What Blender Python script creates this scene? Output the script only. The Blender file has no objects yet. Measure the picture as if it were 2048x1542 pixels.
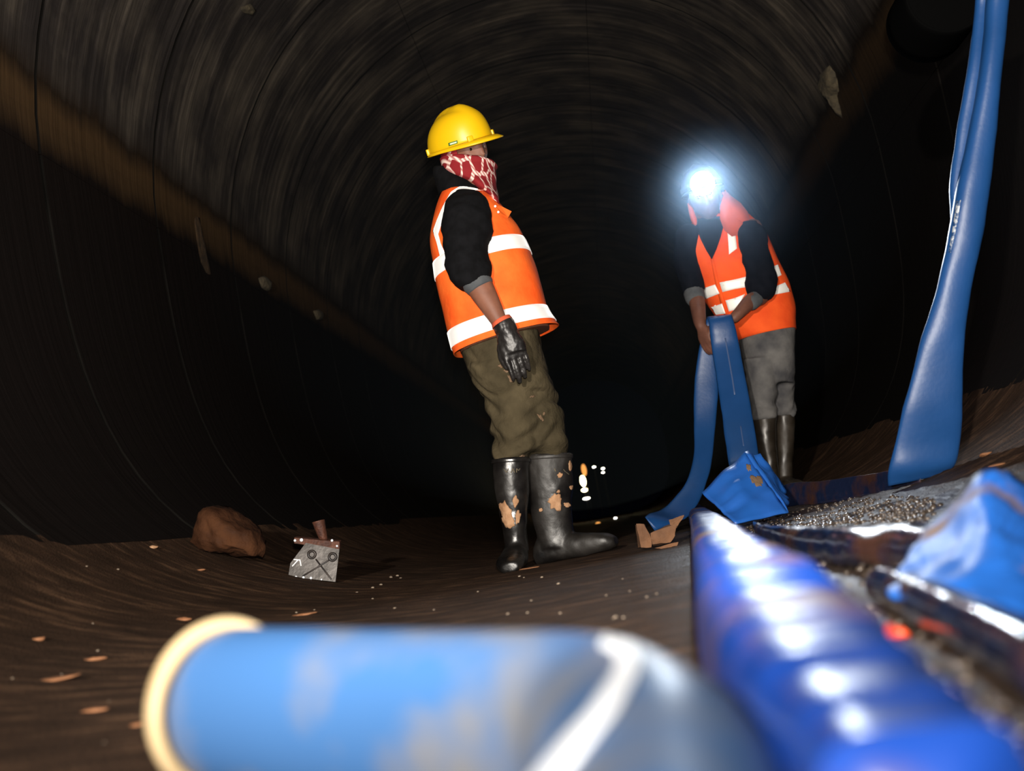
import bpy, bmesh, math, random
from mathutils import Vector, Matrix, noise
from mathutils.bvhtree import BVHTree

random.seed(7)
V = Vector
SC = bpy.context.scene
COL = SC.collection

# ------------------------------------------------------------------ camera
FPX = 2400.0                       # focal length in pixels of the 2048x1542 frame
CAMZ = 0.15
VPX, VPY, ROLL = 1218.0, 1020.0, math.radians(10.5)
CAM = V((0, 0, CAMZ))
_d = V((VPX - 1024, -(VPY - 771), -FPX)).normalized()      # tunnel axis (+Y) seen in camera space
_s, _c = math.sin(ROLL), math.cos(ROLL)
_u = V((-_s, _c, 0)); _u.z = (_u.x * _d.x + _u.y * _d.y) / (-_d.z)
_u.normalize()
_r = _d.cross(_u)
ROT = Matrix((_r, _d, _u))                                  # camera space -> world
cam_data = bpy.data.cameras.new('camera')
cam = bpy.data.objects.new('camera', cam_data)
COL.objects.link(cam)
cam.matrix_world = Matrix.Translation(CAM) @ ROT.to_4x4()
cam_data.sensor_width = 36.0
cam_data.lens = 36.0 * FPX / 2048.0
cam_data.clip_start = 0.02
cam_data.clip_end = 200
cam_data.dof.use_dof = True
cam_data.dof.focus_distance = 4.45
cam_data.dof.aperture_fstop = 3.6
SC.camera = cam

# ------------------------------------------------------------------ world, exposure, large lights
SC.view_settings.view_transform = 'Standard'
SC.view_settings.look = 'None'
SC.view_settings.gamma = 1.0
SC.view_settings.use_curve_mapping = False
SC.view_settings.exposure = 0.0
SC.cycles.use_denoising = True
SC.cycles.volume_bounces = 0
world = bpy.data.worlds.new('world'); SC.world = world
world.use_nodes = True
bg = world.node_tree.nodes['Background']
bg.inputs[0].default_value = (0.35, 0.4, 0.8, 1)
bg.inputs[1].default_value = 0.0012


def spot(name, loc, aim, watts, size_deg, blend, soft, col):
    ld = bpy.data.lights.new(name, 'SPOT')
    ld.energy = watts; ld.spot_size = math.radians(size_deg); ld.spot_blend = blend
    ld.shadow_soft_size = soft; ld.color = col
    lo = bpy.data.objects.new(name, ld); COL.objects.link(lo)
    lo.location = loc
    lo.rotation_euler = (V(aim) - V(loc)).to_track_quat('-Z', 'Y').to_euler()
    return lo


# the camera's pop-up flash
FLASH = CAM + ROT @ V((0.02, 0.12, 0.0))
spot('camera_flash', FLASH, FLASH + ROT @ V((-0.06, 0.25, -1.0)), 800, 82, 1.0, 0.02, (1.0, 0.93, 0.84))


# added fill light behind the camera, evening out near and far brightness
spot('fill_light_behind', (-0.75, -2.2, 0.95), (-0.3, 2.2, 0.7), 1550, 66, 1.0, 0.05, (1.0, 0.92, 0.82))

# ------------------------------------------------------------------ pixel -> world helpers
def ray(px, py):
    return (ROT @ V((px - 1024.0, 771.0 - py, -FPX))).normalized()


def W(px, py, Y):
    d = ray(px, py)
    return CAM + d * (Y / d.y)


def G(px, py, z=0.0):
    d = ray(px, py)
    return CAM + d * ((z - CAMZ) / d.z)


RA, NLOW = 1.87, 3.2


def prof(x):
    """height of the tunnel invert at lateral position x"""
    a = min(abs(x) / RA, 0.9999)
    return RA * (1 - (1 - a ** NLOW) ** (1 / NLOW))


def zf(x, y):
    """floor height with mud undulation"""
    z = prof(x)
    z += 0.006 * noise.noise(V((x * 3, y * 1.6, 0.3)))
    z += 0.003 * noise.noise(V((x * 11, y * 7, 2.3)))
    w = max(0.0, min(1.0, (x - 0.05) / 0.25))
    near = 1.0 if y < 6 else 0.3
    z += near * w * (0.0035 * noise.noise(V((x * 45, y * 30, 5.1))) + 0.002 * noise.noise(V((x * 110, y * 80, 1.1))))
    z += near * (1 - w) * 0.0014 * noise.noise(V((x * 40, y * 14, 7.7)))
    return z


def floorhit(px, py):
    d = ray(px, py)
    lo = None
    t = 0.2
    while t < 40:
        p = CAM + d * t
        if p.z <= zf(p.x, p.y):
            return V((p.x, p.y, zf(p.x, p.y)))
        t *= 1.004
    return CAM + d * t


# ------------------------------------------------------------------ object helpers
ORIGIN = {}


def tag(o, label=None, cat=None, group=None, kind=None):
    if label: o['label'] = label
    if cat: o['category'] = cat
    if group: o['group'] = group
    if kind: o['kind'] = kind
    return o


def link(name, me, mat=None, parent=None):
    o = bpy.data.objects.new(name, me)
    COL.objects.link(o)
    if mat and not me.materials: me.materials.append(mat)
    if parent is not None:
        o.parent = parent
        ORIGIN[o.name] = ORIGIN[parent.name]
    return o


def build(name, bm, mat, parent=None, smooth=True, origin=None, solid=0.0, recalc=True, bevel=0.0, sub=0, solid_off=0.0):
    if recalc: bmesh.ops.recalc_face_normals(bm, faces=bm.faces[:])
    me = bpy.data.meshes.new(name)
    if parent is not None:
        org = ORIGIN[parent.name]
    else:
        if origin is None:
            xs = [v.co for v in bm.verts]
            org = V((sum(p.x for p in xs) / len(xs), sum(p.y for p in xs) / len(xs), min(p.z for p in xs)))
        else:
            org = V(origin)
    bmesh.ops.translate(bm, verts=bm.verts[:], vec=-org)
    for f in bm.faces: f.smooth = smooth
    bm.to_mesh(me); bm.free()
    o = link(name, me, mat, parent)
    if parent is None:
        ORIGIN[o.name] = org
        o.location = org
    if bevel > 0:
        m = o.modifiers.new('bevel', 'BEVEL'); m.width = bevel; m.segments = 2; m.limit_method = 'ANGLE'
    if solid > 0:
        m = o.modifiers.new('solid', 'SOLIDIFY'); m.thickness = solid; m.offset = solid_off
    if sub > 0:
        m = o.modifiers.new('sub', 'SUBSURF'); m.levels = sub; m.render_levels = sub
    return o


def empty(name, loc, label=None, cat=None, group=None, kind=None):
    o = bpy.data.objects.new(name, None); COL.objects.link(o)
    o.location = loc; o.empty_display_size = 0.1
    ORIGIN[o.name] = V(loc)
    return tag(o, label, cat, group, kind)


def bvh_of(bm):
    return BVHTree.FromBMesh(bm)


def remesh(bm, voxel, smooth_it=3):
    """fuse overlapping closed shells into one continuous surface"""
    me = bpy.data.meshes.new('tmp'); bm.to_mesh(me); bm.free()
    o = bpy.data.objects.new('tmp', me); COL.objects.link(o)
    m = o.modifiers.new('r', 'REMESH'); m.mode = 'VOXEL'; m.voxel_size = voxel
    if smooth_it:
        s = o.modifiers.new('s', 'SMOOTH'); s.iterations = smooth_it; s.factor = 0.5
    dg = bpy.context.evaluated_depsgraph_get()
    me2 = bpy.data.meshes.new_from_object(o.evaluated_get(dg))
    nb = bmesh.new(); nb.from_mesh(me2)
    bpy.data.objects.remove(o); bpy.data.meshes.remove(me); bpy.data.meshes.remove(me2)
    return nb


def displace(bm, amp, sc, stretch=(1, 1, 1), seed=0.0):
    bm.normal_update()
    for v in bm.verts:
        p = v.co
        q = V((p.x * sc * stretch[0] + seed, p.y * sc * stretch[1], p.z * sc * stretch[2]))
        v.co = p + v.normal * (amp * noise.noise(q) + amp * .4 * noise.noise(q * 2.3))


# ---- lofts
def cr(p0, p1, p2, p3, t):
    return 0.5 * ((2 * p1) + (p2 - p0) * t + (2 * p0 - 5 * p1 + 4 * p2 - p3) * t * t + (3 * p1 - p0 - 3 * p2 + p3) * t * t * t)


class Loft:
    """skin through sections (centre, half-width vector, half-depth vector)"""

    def __init__(self, secs, exp=2.0):
        self.s = [(V(a), V(b), V(c)) for a, b, c in secs]
        self.e = exp

    def at(self, v):
        s = self.s; n = len(s)
        i = max(0, min(n - 2, int(math.floor(v)))); t = v - i
        out = []
        for k in range(3):
            p1, p2 = s[i][k], s[i + 1][k]
            p0 = s[i - 1][k] if i > 0 else p1 * 2 - p2
            p3 = s[i + 2][k] if i + 2 < n else p2 * 2 - p1
            out.append(cr(p0, p1, p2, p3, t))
        return out

    def pt(self, v, th, scale=1.0, add=0.0):
        c, w, t = self.at(v)
        a, b = math.cos(th), math.sin(th)
        if self.e != 2.0:
            a = math.copysign(abs(a) ** (2 / self.e), a); b = math.copysign(abs(b) ** (2 / self.e), b)
        wl, tl = w.length, t.length
        return c + w * (a * (scale + (add / wl if wl else 0))) + t * (b * (scale + (add / tl if tl else 0)))

    def bm(self, k=28, m=4, cap=True, bm=None, scale=1.0, add=0.0, v0=0.0, v1=None, th0=0.0, th1=2 * math.pi, fn=None):
        bm = bm or bmesh.new()
        v1 = len(self.s) - 1 if v1 is None else v1
        rows = max(1, int(round((v1 - v0) * m)))
        full = abs(th1 - th0 - 2 * math.pi) < 1e-6
        kk = k if full else k + 1
        R = []
        for i in range(rows + 1):
            v = v0 + (v1 - v0) * i / rows
            row = []
            for j in range(kk):
                th = th0 + (th1 - th0) * j / k
                p = self.pt(v, th, scale, add)
                if fn: p = fn(p, v, th)
                row.append(bm.verts.new(p))
            R.append(row)
        for i in range(rows):
            for j in range(k):
                a, b = R[i][j], R[i][(j + 1) % kk]
                c, d = R[i + 1][(j + 1) % kk], R[i + 1][j]
                bm.faces.new((a, b, c, d))
        if cap and full:
            for row in (R[0], R[-1]):
                cen = bm.verts.new(sum((v.co for v in row), V()) / len(row))
                for j in range(k):
                    bm.faces.new((row[j], row[(j + 1) % k], cen))
        return bm


def ps(xl, yl, xr, yr, Y, t, dirn=None):
    """section from its left and right edge pixels at distance Y, half-depth t (towards the camera)"""
    a, b = W(xl, yl, Y), W(xr, yr, Y)
    return ((a + b) / 2, (b - a) / 2, V((0, -t, 0)) if dirn is None else V(dirn) * t)


def tube(bm, pts, radii, k=10, m=3, fn=None):
    """round tapering tube with rounded ends through world points"""
    pts = [V(p) for p in pts]; n = len(pts)
    P, Rr = [], []
    for i in range(n - 1):
        p0 = pts[i - 1] if i else pts[i] * 2 - pts[i + 1]
        p3 = pts[i + 2] if i + 2 < n else pts[i + 1] * 2 - pts[i]
        for j in range(m):
            t = j / m
            P.append(cr(p0, pts[i], pts[i + 1], p3, t)); Rr.append(radii[i] * (1 - t) + radii[i + 1] * t)
    P.append(pts[-1]); Rr.append(radii[-1])
    # rounded ends
    d0 = (P[0] - P[1]).normalized(); d1 = (P[-1] - P[-2]).normalized()
    P = [P[0] + d0 * Rr[0] * .8, P[0] + d0 * Rr[0] * .5] + P + [P[-1] + d1 * Rr[-1] * .5, P[-1] + d1 * Rr[-1] * .8]
    Rr = [Rr[0] * .35, Rr[0] * .8] + Rr + [Rr[-1] * .8, Rr[-1] * .35]
    nrm = None; rows = []
    for i, p in enumerate(P):
        t = (P[min(i + 1, len(P) - 1)] - P[max(i - 1, 0)]).normalized()
        if nrm is None:
            nrm = t.orthogonal().normalized()
        nrm = (nrm - t * nrm.dot(t)).normalized()
        b = t.cross(nrm)
        row = []
        for j in range(k):
            a = 2 * math.pi * j / k
            r = Rr[i]
            if fn: r = fn(r, i, len(P), a, p)
            row.append(bm.verts.new(p + (nrm * math.cos(a) + b * math.sin(a)) * r))
        rows.append(row)
    for i in range(len(rows) - 1):
        for j in range(k):
            bm.faces.new((rows[i][j], rows[i][(j + 1) % k], rows[i + 1][(j + 1) % k], rows[i + 1][j]))
    for row in (rows[0], rows[-1]):
        c = bm.verts.new(sum((v.co for v in row), V()) / k)
        for j in range(k): bm.faces.new((row[j], row[(j + 1) % k], c))
    return bm


def ball(bm, c, r, sx=1, sy=1, sz=1, seg=14, rot=None):
    M = Matrix.Translation(V(c)) @ (rot.to_4x4() if rot else Matrix.Identity(4)) @ Matrix.Diagonal((sx, sy, sz, 1))
    bmesh.ops.create_uvsphere(bm, u_segments=seg, v_segments=seg // 2 + 1, radius=r, matrix=M)
    return bm


def boxm(bm, c, hx, hy, hz, rot=None):
    M = Matrix.Translation(V(c)) @ (rot.to_4x4() if rot else Matrix.Identity(4)) @ Matrix.Diagonal((hx * 2, hy * 2, hz * 2, 1))
    bmesh.ops.create_cube(bm, size=1.0, matrix=M)
    return bm


def lerp_poly(P, t):
    n = len(P) - 1
    x = t * n; i = min(n - 1, int(x)); f = x - i
    return (P[i][0] * (1 - f) + P[i + 1][0] * f, P[i][1] * (1 - f) + P[i + 1][1] * f)


def onsurf(bvh, px, py, off, hint=None):
    d = ray(px, py)
    h = bvh.ray_cast(CAM, d)
    if h[0] is not None:
        return h[0] - d * off
    if hint is None:
        best = None
        for i in range(160):
            q = CAM + d * (.3 + i * .05)
            g = bvh.find_nearest(q)
            if g[0] is not None and (best is None or g[3] < best[0]): best = (g[3], q)
        hint = best[1]
    q = CAM + d * ((hint - CAM).length)
    h = bvh.find_nearest(q)
    return h[0] - d * off


def patch(name, bvh, A, B, mat, parent, off=.004, n=10, m=4, solid=.003, hint=None):
    """cloth strip lying on a surface between two edge lines"""
    bm = bmesh.new(); rows = []
    for i in range(n + 1):
        a, b = lerp_poly(A, i / n), lerp_poly(B, i / n)
        row = []
        for j in range(m + 1):
            t = j / m
            p = onsurf(bvh, a[0] * (1 - t) + b[0] * t, a[1] * (1 - t) + b[1] * t, off, hint)
            hint = p
            row.append(bm.verts.new(p))
        rows.append(row)
    for i in range(n):
        for j in range(m):
            bm.faces.new((rows[i][j], rows[i][j + 1], rows[i + 1][j + 1], rows[i + 1][j]))
    return build(name, bm, mat, parent, solid=solid)


def splat(name, bvh, px, py, rx, ry, mat, parent, seed=0, off=.003, solid=.004, rough=.35, rot=0):
    """irregular blot of mud stuck to a surface"""
    bm = bmesh.new(); k = 26
    h = onsurf(bvh, px, py, off)
    if h is None: bm.free(); return None
    c = bm.verts.new(h); prev = None; rings = []
    for rr in (.45, .8, 1.0):
        ring = []
        for j in range(k):
            a = 2 * math.pi * j / k
            f = rr * (1 + rough * noise.noise(V((math.cos(a) * 1.7 + seed, math.sin(a) * 1.7, seed * 3.1))) + rough * .5 * noise.noise(V((math.cos(a) * 4 + seed, math.sin(a) * 4, seed))))
            ex, ey = rx * math.cos(a) * f, ry * math.sin(a) * f
            ex, ey = ex * math.cos(rot) - ey * math.sin(rot), ex * math.sin(rot) + ey * math.cos(rot)
            p = onsurf(bvh, px + ex, py + ey, off if rr < 1 else off * .3, h)
            ring.append(bm.verts.new(p))
        rings.append(ring)
    for j in range(k): bm.faces.new((c, rings[0][j], rings[0][(j + 1) % k]))
    for a, b in zip(rings, rings[1:]):
        for j in range(k): bm.faces.new((a[j], b[j], b[(j + 1) % k], a[(j + 1) % k]))
    return build(name, bm, mat, parent, solid=solid)


# ------------------------------------------------------------------ materials
def nodes(name):
    m = bpy.data.materials.new(name); m.use_nodes = True
    return m, m.node_tree.nodes, m.node_tree.links, m.node_tree.nodes['Principled BSDF']


def mat(name, c1, c2=None, rough=.6, rough2=None, scale=8, detail=4, bump=0.0, bscale=None, metal=0.0, spec=.5, lo=.35, hi=.65,
        stretch=None, coat=0.0, sheen=0.0, bdist=.01):
    m, N, L, P = nodes(name)
    P.inputs['Metallic'].default_value = metal
    P.inputs['Specular IOR Level'].default_value = spec
    P.inputs['Coat Weight'].default_value = coat
    P.inputs['Sheen Weight'].default_value = sheen
    tc = N.new('ShaderNodeTexCoord'); mp = N.new('ShaderNodeMapping')
    L.new(tc.outputs['Object'], mp.inputs[0])
    if stretch: mp.inputs['Scale'].default_value = stretch
    nz = N.new('ShaderNodeTexNoise'); nz.inputs['Scale'].default_value = scale; nz.inputs['Detail'].default_value = detail
    L.new(mp.outputs[0], nz.inputs['Vector'])
    rp = N.new('ShaderNodeValToRGB')
    rp.color_ramp.elements[0].position = lo; rp.color_ramp.elements[1].position = hi
    rp.color_ramp.elements[0].color = (*c1, 1); rp.color_ramp.elements[1].color = (*(c2 or c1), 1)
    L.new(nz.outputs[0], rp.inputs[0]); L.new(rp.outputs[0], P.inputs['Base Color'])
    if rough2 is None:
        P.inputs['Roughness'].default_value = rough
    else:
        mr = N.new('ShaderNodeMapRange'); mr.inputs[1].default_value = lo; mr.inputs[2].default_value = hi
        mr.inputs[3].default_value = rough; mr.inputs[4].default_value = rough2
        L.new(nz.outputs[0], mr.inputs[0]); L.new(mr.outputs[0], P.inputs['Roughness'])
    if bump > 0:
        n2 = N.new('ShaderNodeTexNoise'); n2.inputs['Scale'].default_value = bscale or scale * 3; n2.inputs['Detail'].default_value = 5
        L.new(mp.outputs[0], n2.inputs['Vector'])
        b = N.new('ShaderNodeBump'); b.inputs['Strength'].default_value = bump; b.inputs['Distance'].default_value = bdist
        L.new(n2.outputs[0], b.inputs['Height']); L.new(b.outputs[0], P.inputs['Normal'])
    return m


def concrete_mat():
    m, N, L, P = nodes('concrete_lining')
    geo = N.new('ShaderNodeNewGeometry'); sx = N.new('ShaderNodeSeparateXYZ')
    L.new(geo.outputs['Position'], sx.inputs[0])

    def math_(op, a, b=None, c=None):
        n = N.new('ShaderNodeMath'); n.operation = op
        for i, v in enumerate((a, b, c)):
            if v is None: continue
            if isinstance(v, (int, float)): n.inputs[i].default_value = v
            else: L.new(v, n.inputs[i])
        return n.outputs[0]
    zc = math_('SUBTRACT', sx.outputs[2], RA)
    phi = math_('ARCTAN2', sx.outputs[0], zc)
    # trowel streaks running round the bore
    cb = N.new('ShaderNodeCombineXYZ')
    L.new(math_('MULTIPLY', phi, 1.6), cb.inputs[0]); L.new(math_('MULTIPLY', sx.outputs[1], 17.0), cb.inputs[1])
    n1 = N.new('ShaderNodeTexNoise'); n1.inputs['Scale'].default_value = 1.0; n1.inputs['Detail'].default_value = 7; n1.inputs['Roughness'].default_value = .62
    L.new(cb.outputs[0], n1.inputs['Vector'])
    cb2 = N.new('ShaderNodeCombineXYZ')
    L.new(math_('MULTIPLY', phi, 3.5), cb2.inputs[0]); L.new(math_('MULTIPLY', sx.outputs[1], 3.0), cb2.inputs[1])
    n2 = N.new('ShaderNodeTexNoise'); n2.inputs['Scale'].default_value = 1.0; n2.inputs['Detail'].default_value = 6; n2.inputs['Roughness'].default_value = .6
    L.new(cb2.outputs[0], n2.inputs['Vector'])
    r1 = N.new('ShaderNodeValToRGB')
    r1.color_ramp.elements[0].position = .38; r1.color_ramp.elements[0].color = (.036, .031, .029, 1)
    r1.color_ramp.elements[1].position = .74; r1.color_ramp.elements[1].color = (.125, .106, .093, 1)
    e = r1.color_ramp.elements.new(.55); e.color = (.060, .051, .046, 1)
    L.new(n1.outputs[0], r1.inputs[0])
    r2 = N.new('ShaderNodeValToRGB')
    r2.color_ramp.elements[0].position = .42; r2.color_ramp.elements[0].color = (.7, .7, .72, 1)
    r2.color_ramp.elements[1].position = .68; r2.color_ramp.elements[1].color = (2.0, 1.95, 1.7, 1)
    L.new(n2.outputs[0], r2.inputs[0])
    mu = N.new('ShaderNodeMix'); mu.data_type = 'RGBA'; mu.blend_type = 'MULTIPLY'; mu.inputs[0].default_value = 1
    L.new(r1.outputs[0], mu.inputs[6]); L.new(r2.outputs[0], mu.inputs[7])
    # old water line: rusty band, dark slimy wall below it
    line = math_('ADD', math_('MULTIPLY', sx.outputs[0], .055), 2.19)
    wob = math_('MULTIPLY', math_('SUBTRACT', n2.outputs[0], .5), .14)
    wob = math_('ADD', wob, math_('MULTIPLY', math_('SUBTRACT', n1.outputs[0], .5), .07))
    h = math_('ADD', math_('SUBTRACT', sx.outputs[2], line), wob)      # height above the line
    rs = N.new('ShaderNodeValToRGB'); cr_ = rs.color_ramp
    cr_.elements[0].position = .0; cr_.elements[0].color = (.0085, .0062, .0055, 1)
    cr_.elements[1].position = 1.0; cr_.elements[1].color = (.04, .032, .027, 1)
    for pos, col in ((.30, (.0095, .0065, .0055, 1)), (.40, (.065, .038, .018, 1)), (.50, (.080, .046, .021, 1)), (.58, (.026, .017, .011, 1)), (.66, (.04, .032, .027, 1))):
        q = cr_.elements.new(pos); q.color = col
    mrp = N.new('ShaderNodeMapRange'); mrp.inputs[1].default_value = -.5; mrp.inputs[2].default_value = .5
    L.new(h, mrp.inputs[0]); L.new(mrp.outputs[0], rs.inputs[0])
    up = N.new('ShaderNodeMapRange'); up.inputs[1].default_value = .08; up.inputs[2].default_value = .24
    L.new(h, up.inputs[0])
    mx = N.new('ShaderNodeMix'); mx.data_type = 'RGBA'
    L.new(up.outputs[0], mx.inputs[0]); sd = N.new('ShaderNodeMapRange'); sd.inputs[1].default_value = -.6; sd.inputs[2].default_value = .9; sd.inputs[3].default_value = 1.0; sd.inputs[4].default_value = .38
    L.new(sx.outputs[0], sd.inputs[0])
    rsm = N.new('ShaderNodeMix'); rsm.data_type = 'RGBA'; rsm.blend_type = 'MULTIPLY'; rsm.inputs[0].default_value = 1
    L.new(rs.outputs[0], rsm.inputs[6]); L.new(sd.outputs[0], rsm.inputs[7]); L.new(rsm.outputs[2], mx.inputs[6]); L.new(mu.outputs[2], mx.inputs[7])
    L.new(mx.outputs[2], P.inputs['Base Color'])
    P.inputs['Roughness'].default_value = .72
    P.inputs['Specular IOR Level'].default_value = .1
    b = N.new('ShaderNodeBump'); b.inputs['Strength'].default_value = .5; b.inputs['Distance'].default_value = .012
    L.new(n1.outputs[0], b.inputs['Height']); L.new(b.outputs[0], P.inputs['Normal'])
    return m


def floor_mat():
    m, N, L, P = nodes('wet_muddy_floor')
    geo = N.new('ShaderNodeNewGeometry'); sx = N.new('ShaderNodeSeparateXYZ'); L.new(geo.outputs['Position'], sx.inputs[0])
    mp = N.new('ShaderNodeMapping'); mp.inputs['Scale'].default_value = (2.5, 9, 3); L.new(geo.outputs['Position'], mp.inputs[0])
    n1 = N.new('ShaderNodeTexNoise'); n1.inputs['Scale'].default_value = 2.2; n1.inputs['Detail'].default_value = 8; n1.inputs['Roughness'].default_value = .65
    L.new(mp.outputs[0], n1.inputs['Vector'])
    r = N.new('ShaderNodeValToRGB'); c = r.color_ramp
    c.elements[0].position = .36; c.elements[0].color = (.036, .021, .013, 1)
    c.elements[1].position = .72; c.elements[1].color = (.18, .10, .056, 1)
    q = c.elements.new(.52); q.color = (.06, .034, .021, 1)
    L.new(n1.outputs[0], r.inputs[0])
    # wetter, blacker towards the right-hand half
    wet = N.new('ShaderNodeMapRange'); wet.inputs[1].default_value = -.15; wet.inputs[2].default_value = .35
    L.new(sx.outputs[0], wet.inputs[0])
    wup = wet; wup.inputs[1].default_value = .02; wup.inputs[2].default_value = .4
    wdn = N.new('ShaderNodeMapRange'); wdn.inputs[1].default_value = .72; wdn.inputs[2].default_value = 1.0; wdn.inputs[3].default_value = 1; wdn.inputs[4].default_value = 0
    L.new(sx.outputs[0], wdn.inputs[0])
    wet = N.new('ShaderNodeMath'); wet.operation = 'MULTIPLY'; L.new(wup.outputs[0], wet.inputs[0]); L.new(wdn.outputs[0], wet.inputs[1])
    mx = N.new('ShaderNodeMix'); mx.data_type = 'RGBA'; L.new(wet.outputs[0], mx.inputs[0])
    L.new(r.outputs[0], mx.inputs[6]); mx.inputs[7].default_value = (.036, .025, .018, 1)
    L.new(mx.outputs[2], P.inputs['Base Color'])
    n3 = N.new('ShaderNodeTexNoise'); n3.inputs['Scale'].default_value = 4; n3.inputs['Detail'].default_value = 4
    L.new(geo.outputs['Position'], n3.inputs['Vector'])
    rr = N.new('ShaderNodeMapRange'); rr.inputs[1].default_value = .4; rr.inputs[2].default_value = .62; rr.inputs[3].default_value = .16; rr.inputs[4].default_value = .42
    L.new(n3.outputs[0], rr.inputs[0])
    rm = N.new('ShaderNodeMix'); rm.data_type = 'FLOAT'; L.new(wet.outputs[0], rm.inputs[0])
    rm.inputs[2].default_value = .75; L.new(rr.outputs[0], rm.inputs[3])
    L.new(rm.outputs[0], P.inputs['Roughness'])
    n2 = N.new('ShaderNodeTexNoise'); n2.inputs['Scale'].default_value = 170; n2.inputs['Detail'].default_value = 4
    L.new(geo.outputs['Position'], n2.inputs['Vector'])
    b = N.new('ShaderNodeBump'); b.inputs['Strength'].default_value = 1.0; b.inputs['Distance'].default_value = .012; sm = N.new('ShaderNodeMapRange'); sm.inputs[3].default_value = .08; sm.inputs[4].default_value = .8; L.new(wet.outputs[0], sm.inputs[0]); L.new(sm.outputs[0], P.inputs['Specular IOR Level'])
    L.new(n2.outputs[0], b.inputs['Height']); L.new(b.outputs[0], P.inputs['Normal'])
    return m


def rope_mat():
    """red cloth printed with pale twisted ropes"""
    m, N, L, P = nodes('red_rope_print_cloth')
    tc = N.new('ShaderNodeTexCoord'); mp = N.new('ShaderNodeMapping'); mp.inputs['Scale'].default_value = (1, 1, 1)
    sp = N.new('ShaderNodeSeparateXYZ'); L.new(tc.outputs['Object'], sp.inputs[0])
    cm = N.new('ShaderNodeCombineXYZ'); am = N.new('ShaderNodeMath'); am.operation = 'MULTIPLY_ADD'; am.inputs[1].default_value = .5
    L.new(sp.outputs[1], am.inputs[0]); L.new(sp.outputs[0], am.inputs[2]); L.new(am.outputs[0], cm.inputs[0])
    zm = N.new('ShaderNodeMath'); zm.operation = 'MULTIPLY'; zm.inputs[1].default_value = .6; L.new(sp.outputs[2], zm.inputs[0]); L.new(zm.outputs[0], cm.inputs[1])
    L.new(cm.outputs[0], mp.inputs[0])
    nz = N.new('ShaderNodeTexNoise'); nz.inputs['Scale'].default_value = 14
    L.new(mp.outputs[0], nz.inputs['Vector'])
    ad = N.new('ShaderNodeMix'); ad.data_type = 'VECTOR'; ad.inputs[0].default_value = .035
    L.new(mp.outputs[0], ad.inputs[4]); L.new(nz.outputs['Color'], ad.inputs[5])
    vo = N.new('ShaderNodeTexVoronoi'); vo.feature = 'DISTANCE_TO_EDGE'; vo.voronoi_dimensions = '2D'; vo.inputs['Scale'].default_value = 27
    L.new(ad.outputs[1], vo.inputs['Vector'])
    r = N.new('ShaderNodeValToRGB'); r.color_ramp.interpolation = 'LINEAR'
    r.color_ramp.elements[0].position = .09; r.color_ramp.elements[0].color = (1, 1, 1, 1)
    r.color_ramp.elements[1].position = .115; r.color_ramp.elements[1].color = (0, 0, 0, 1)
    L.new(vo.outputs[0], r.inputs[0])
    wv = N.new('ShaderNodeTexWave'); wv.inputs['Scale'].default_value = 45; wv.bands_direction = 'DIAGONAL'
    L.new(mp.outputs[0], wv.inputs['Vector'])
    w2 = N.new('ShaderNodeMix'); w2.data_type = 'RGBA'; L.new(wv.outputs['Fac'], w2.inputs[0])
    w2.inputs[6].default_value = (.36, .13, .12, 1); w2.inputs[7].default_value = (.78, .62, .55, 1)
    mx = N.new('ShaderNodeMix'); mx.data_type = 'RGBA'; L.new(r.outputs[0], mx.inputs[0])
    mx.inputs[6].default_value = (.21, .012, .016, 1); L.new(w2.outputs[2], mx.inputs[7])
    L.new(mx.outputs[2], P.inputs['Base Color']); P.inputs['Roughness'].default_value = .85
    P.inputs['Specular IOR Level'].default_value = .2
    return m


def emit(name, col, s):
    m, N, L, P = nodes(name)
    P.inputs['Base Color'].default_value = (0, 0, 0, 1)
    P.inputs['Emission Color'].default_value = (*col, 1); P.inputs['Emission Strength'].default_value = s
    return m


M = {}
M['concrete'] = concrete_mat()
M['joint'] = mat('dark_joint', (.006, .0055, .005), (.010, .009, .008), 1.0, scale=4, spec=0)
M['floor'] = floor_mat()
M['orange'] = mat('orange_vest_cloth', (.86, .095, .012), (.93, .15, .022), .75, scale=9, bump=.25, bscale=30, spec=.15)
M['orange2'] = mat('orange_vest_cloth_dull', (.80, .075, .012), (.92, .11, .016), .75, scale=9, bump=.25, bscale=30, spec=.15)
M['orange_dull'] = mat('faded_orange_cloth', (.50, .085, .04), (.58, .10, .045), .85, scale=10, spec=.15)
M['reflect'] = mat('reflective_tape', (1.0, 1.0, .99), (1.0, 1.0, 1.0), .35, scale=60, spec=.9, sheen=1.0)
M['reflect2'] = mat('worn_reflective_tape', (1.0, .99, .94), (.72, .66, .52), .4, scale=26, lo=.62, hi=.74, spec=.8, sheen=1.0)
M['black'] = mat('black_knit', (.0035, .0035, .004), (.006, .006, .007), .95, scale=30, spec=.08)
M['navy'] = mat('dark_navy_cloth', (.003, .0035, .006), (.006, .0065, .01), .95, scale=30, spec=.08)
M['cuff'] = mat('blue_grey_rolled_cuff', (.05, .055, .062), (.08, .085, .09), .9, scale=20)
M['olive'] = mat('olive_trousers', (.034, .027, .015), (.070, .055, .031), .9, scale=9, lo=.35, hi=.65, bump=.8, bscale=16, bdist=.02, spec=.1)
M['jeans'] = mat('grey_muddy_jeans', (.05, .05, .055), (.15, .145, .14), .9, scale=8, bump=.4, bscale=30, spec=.1, detail=7)
M['rubber'] = mat('black_rubber_boot', (.005, .0045, .0045), (.018, .0155, .0135), .25, rough2=.6, scale=7, spec=.5, bump=.25, bscale=28, bdist=.008)
M['rubber2'] = mat('muddy_rubber_boot', (.014, .011, .008), (.034, .026, .018), .25, rough2=.6, scale=8)
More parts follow.
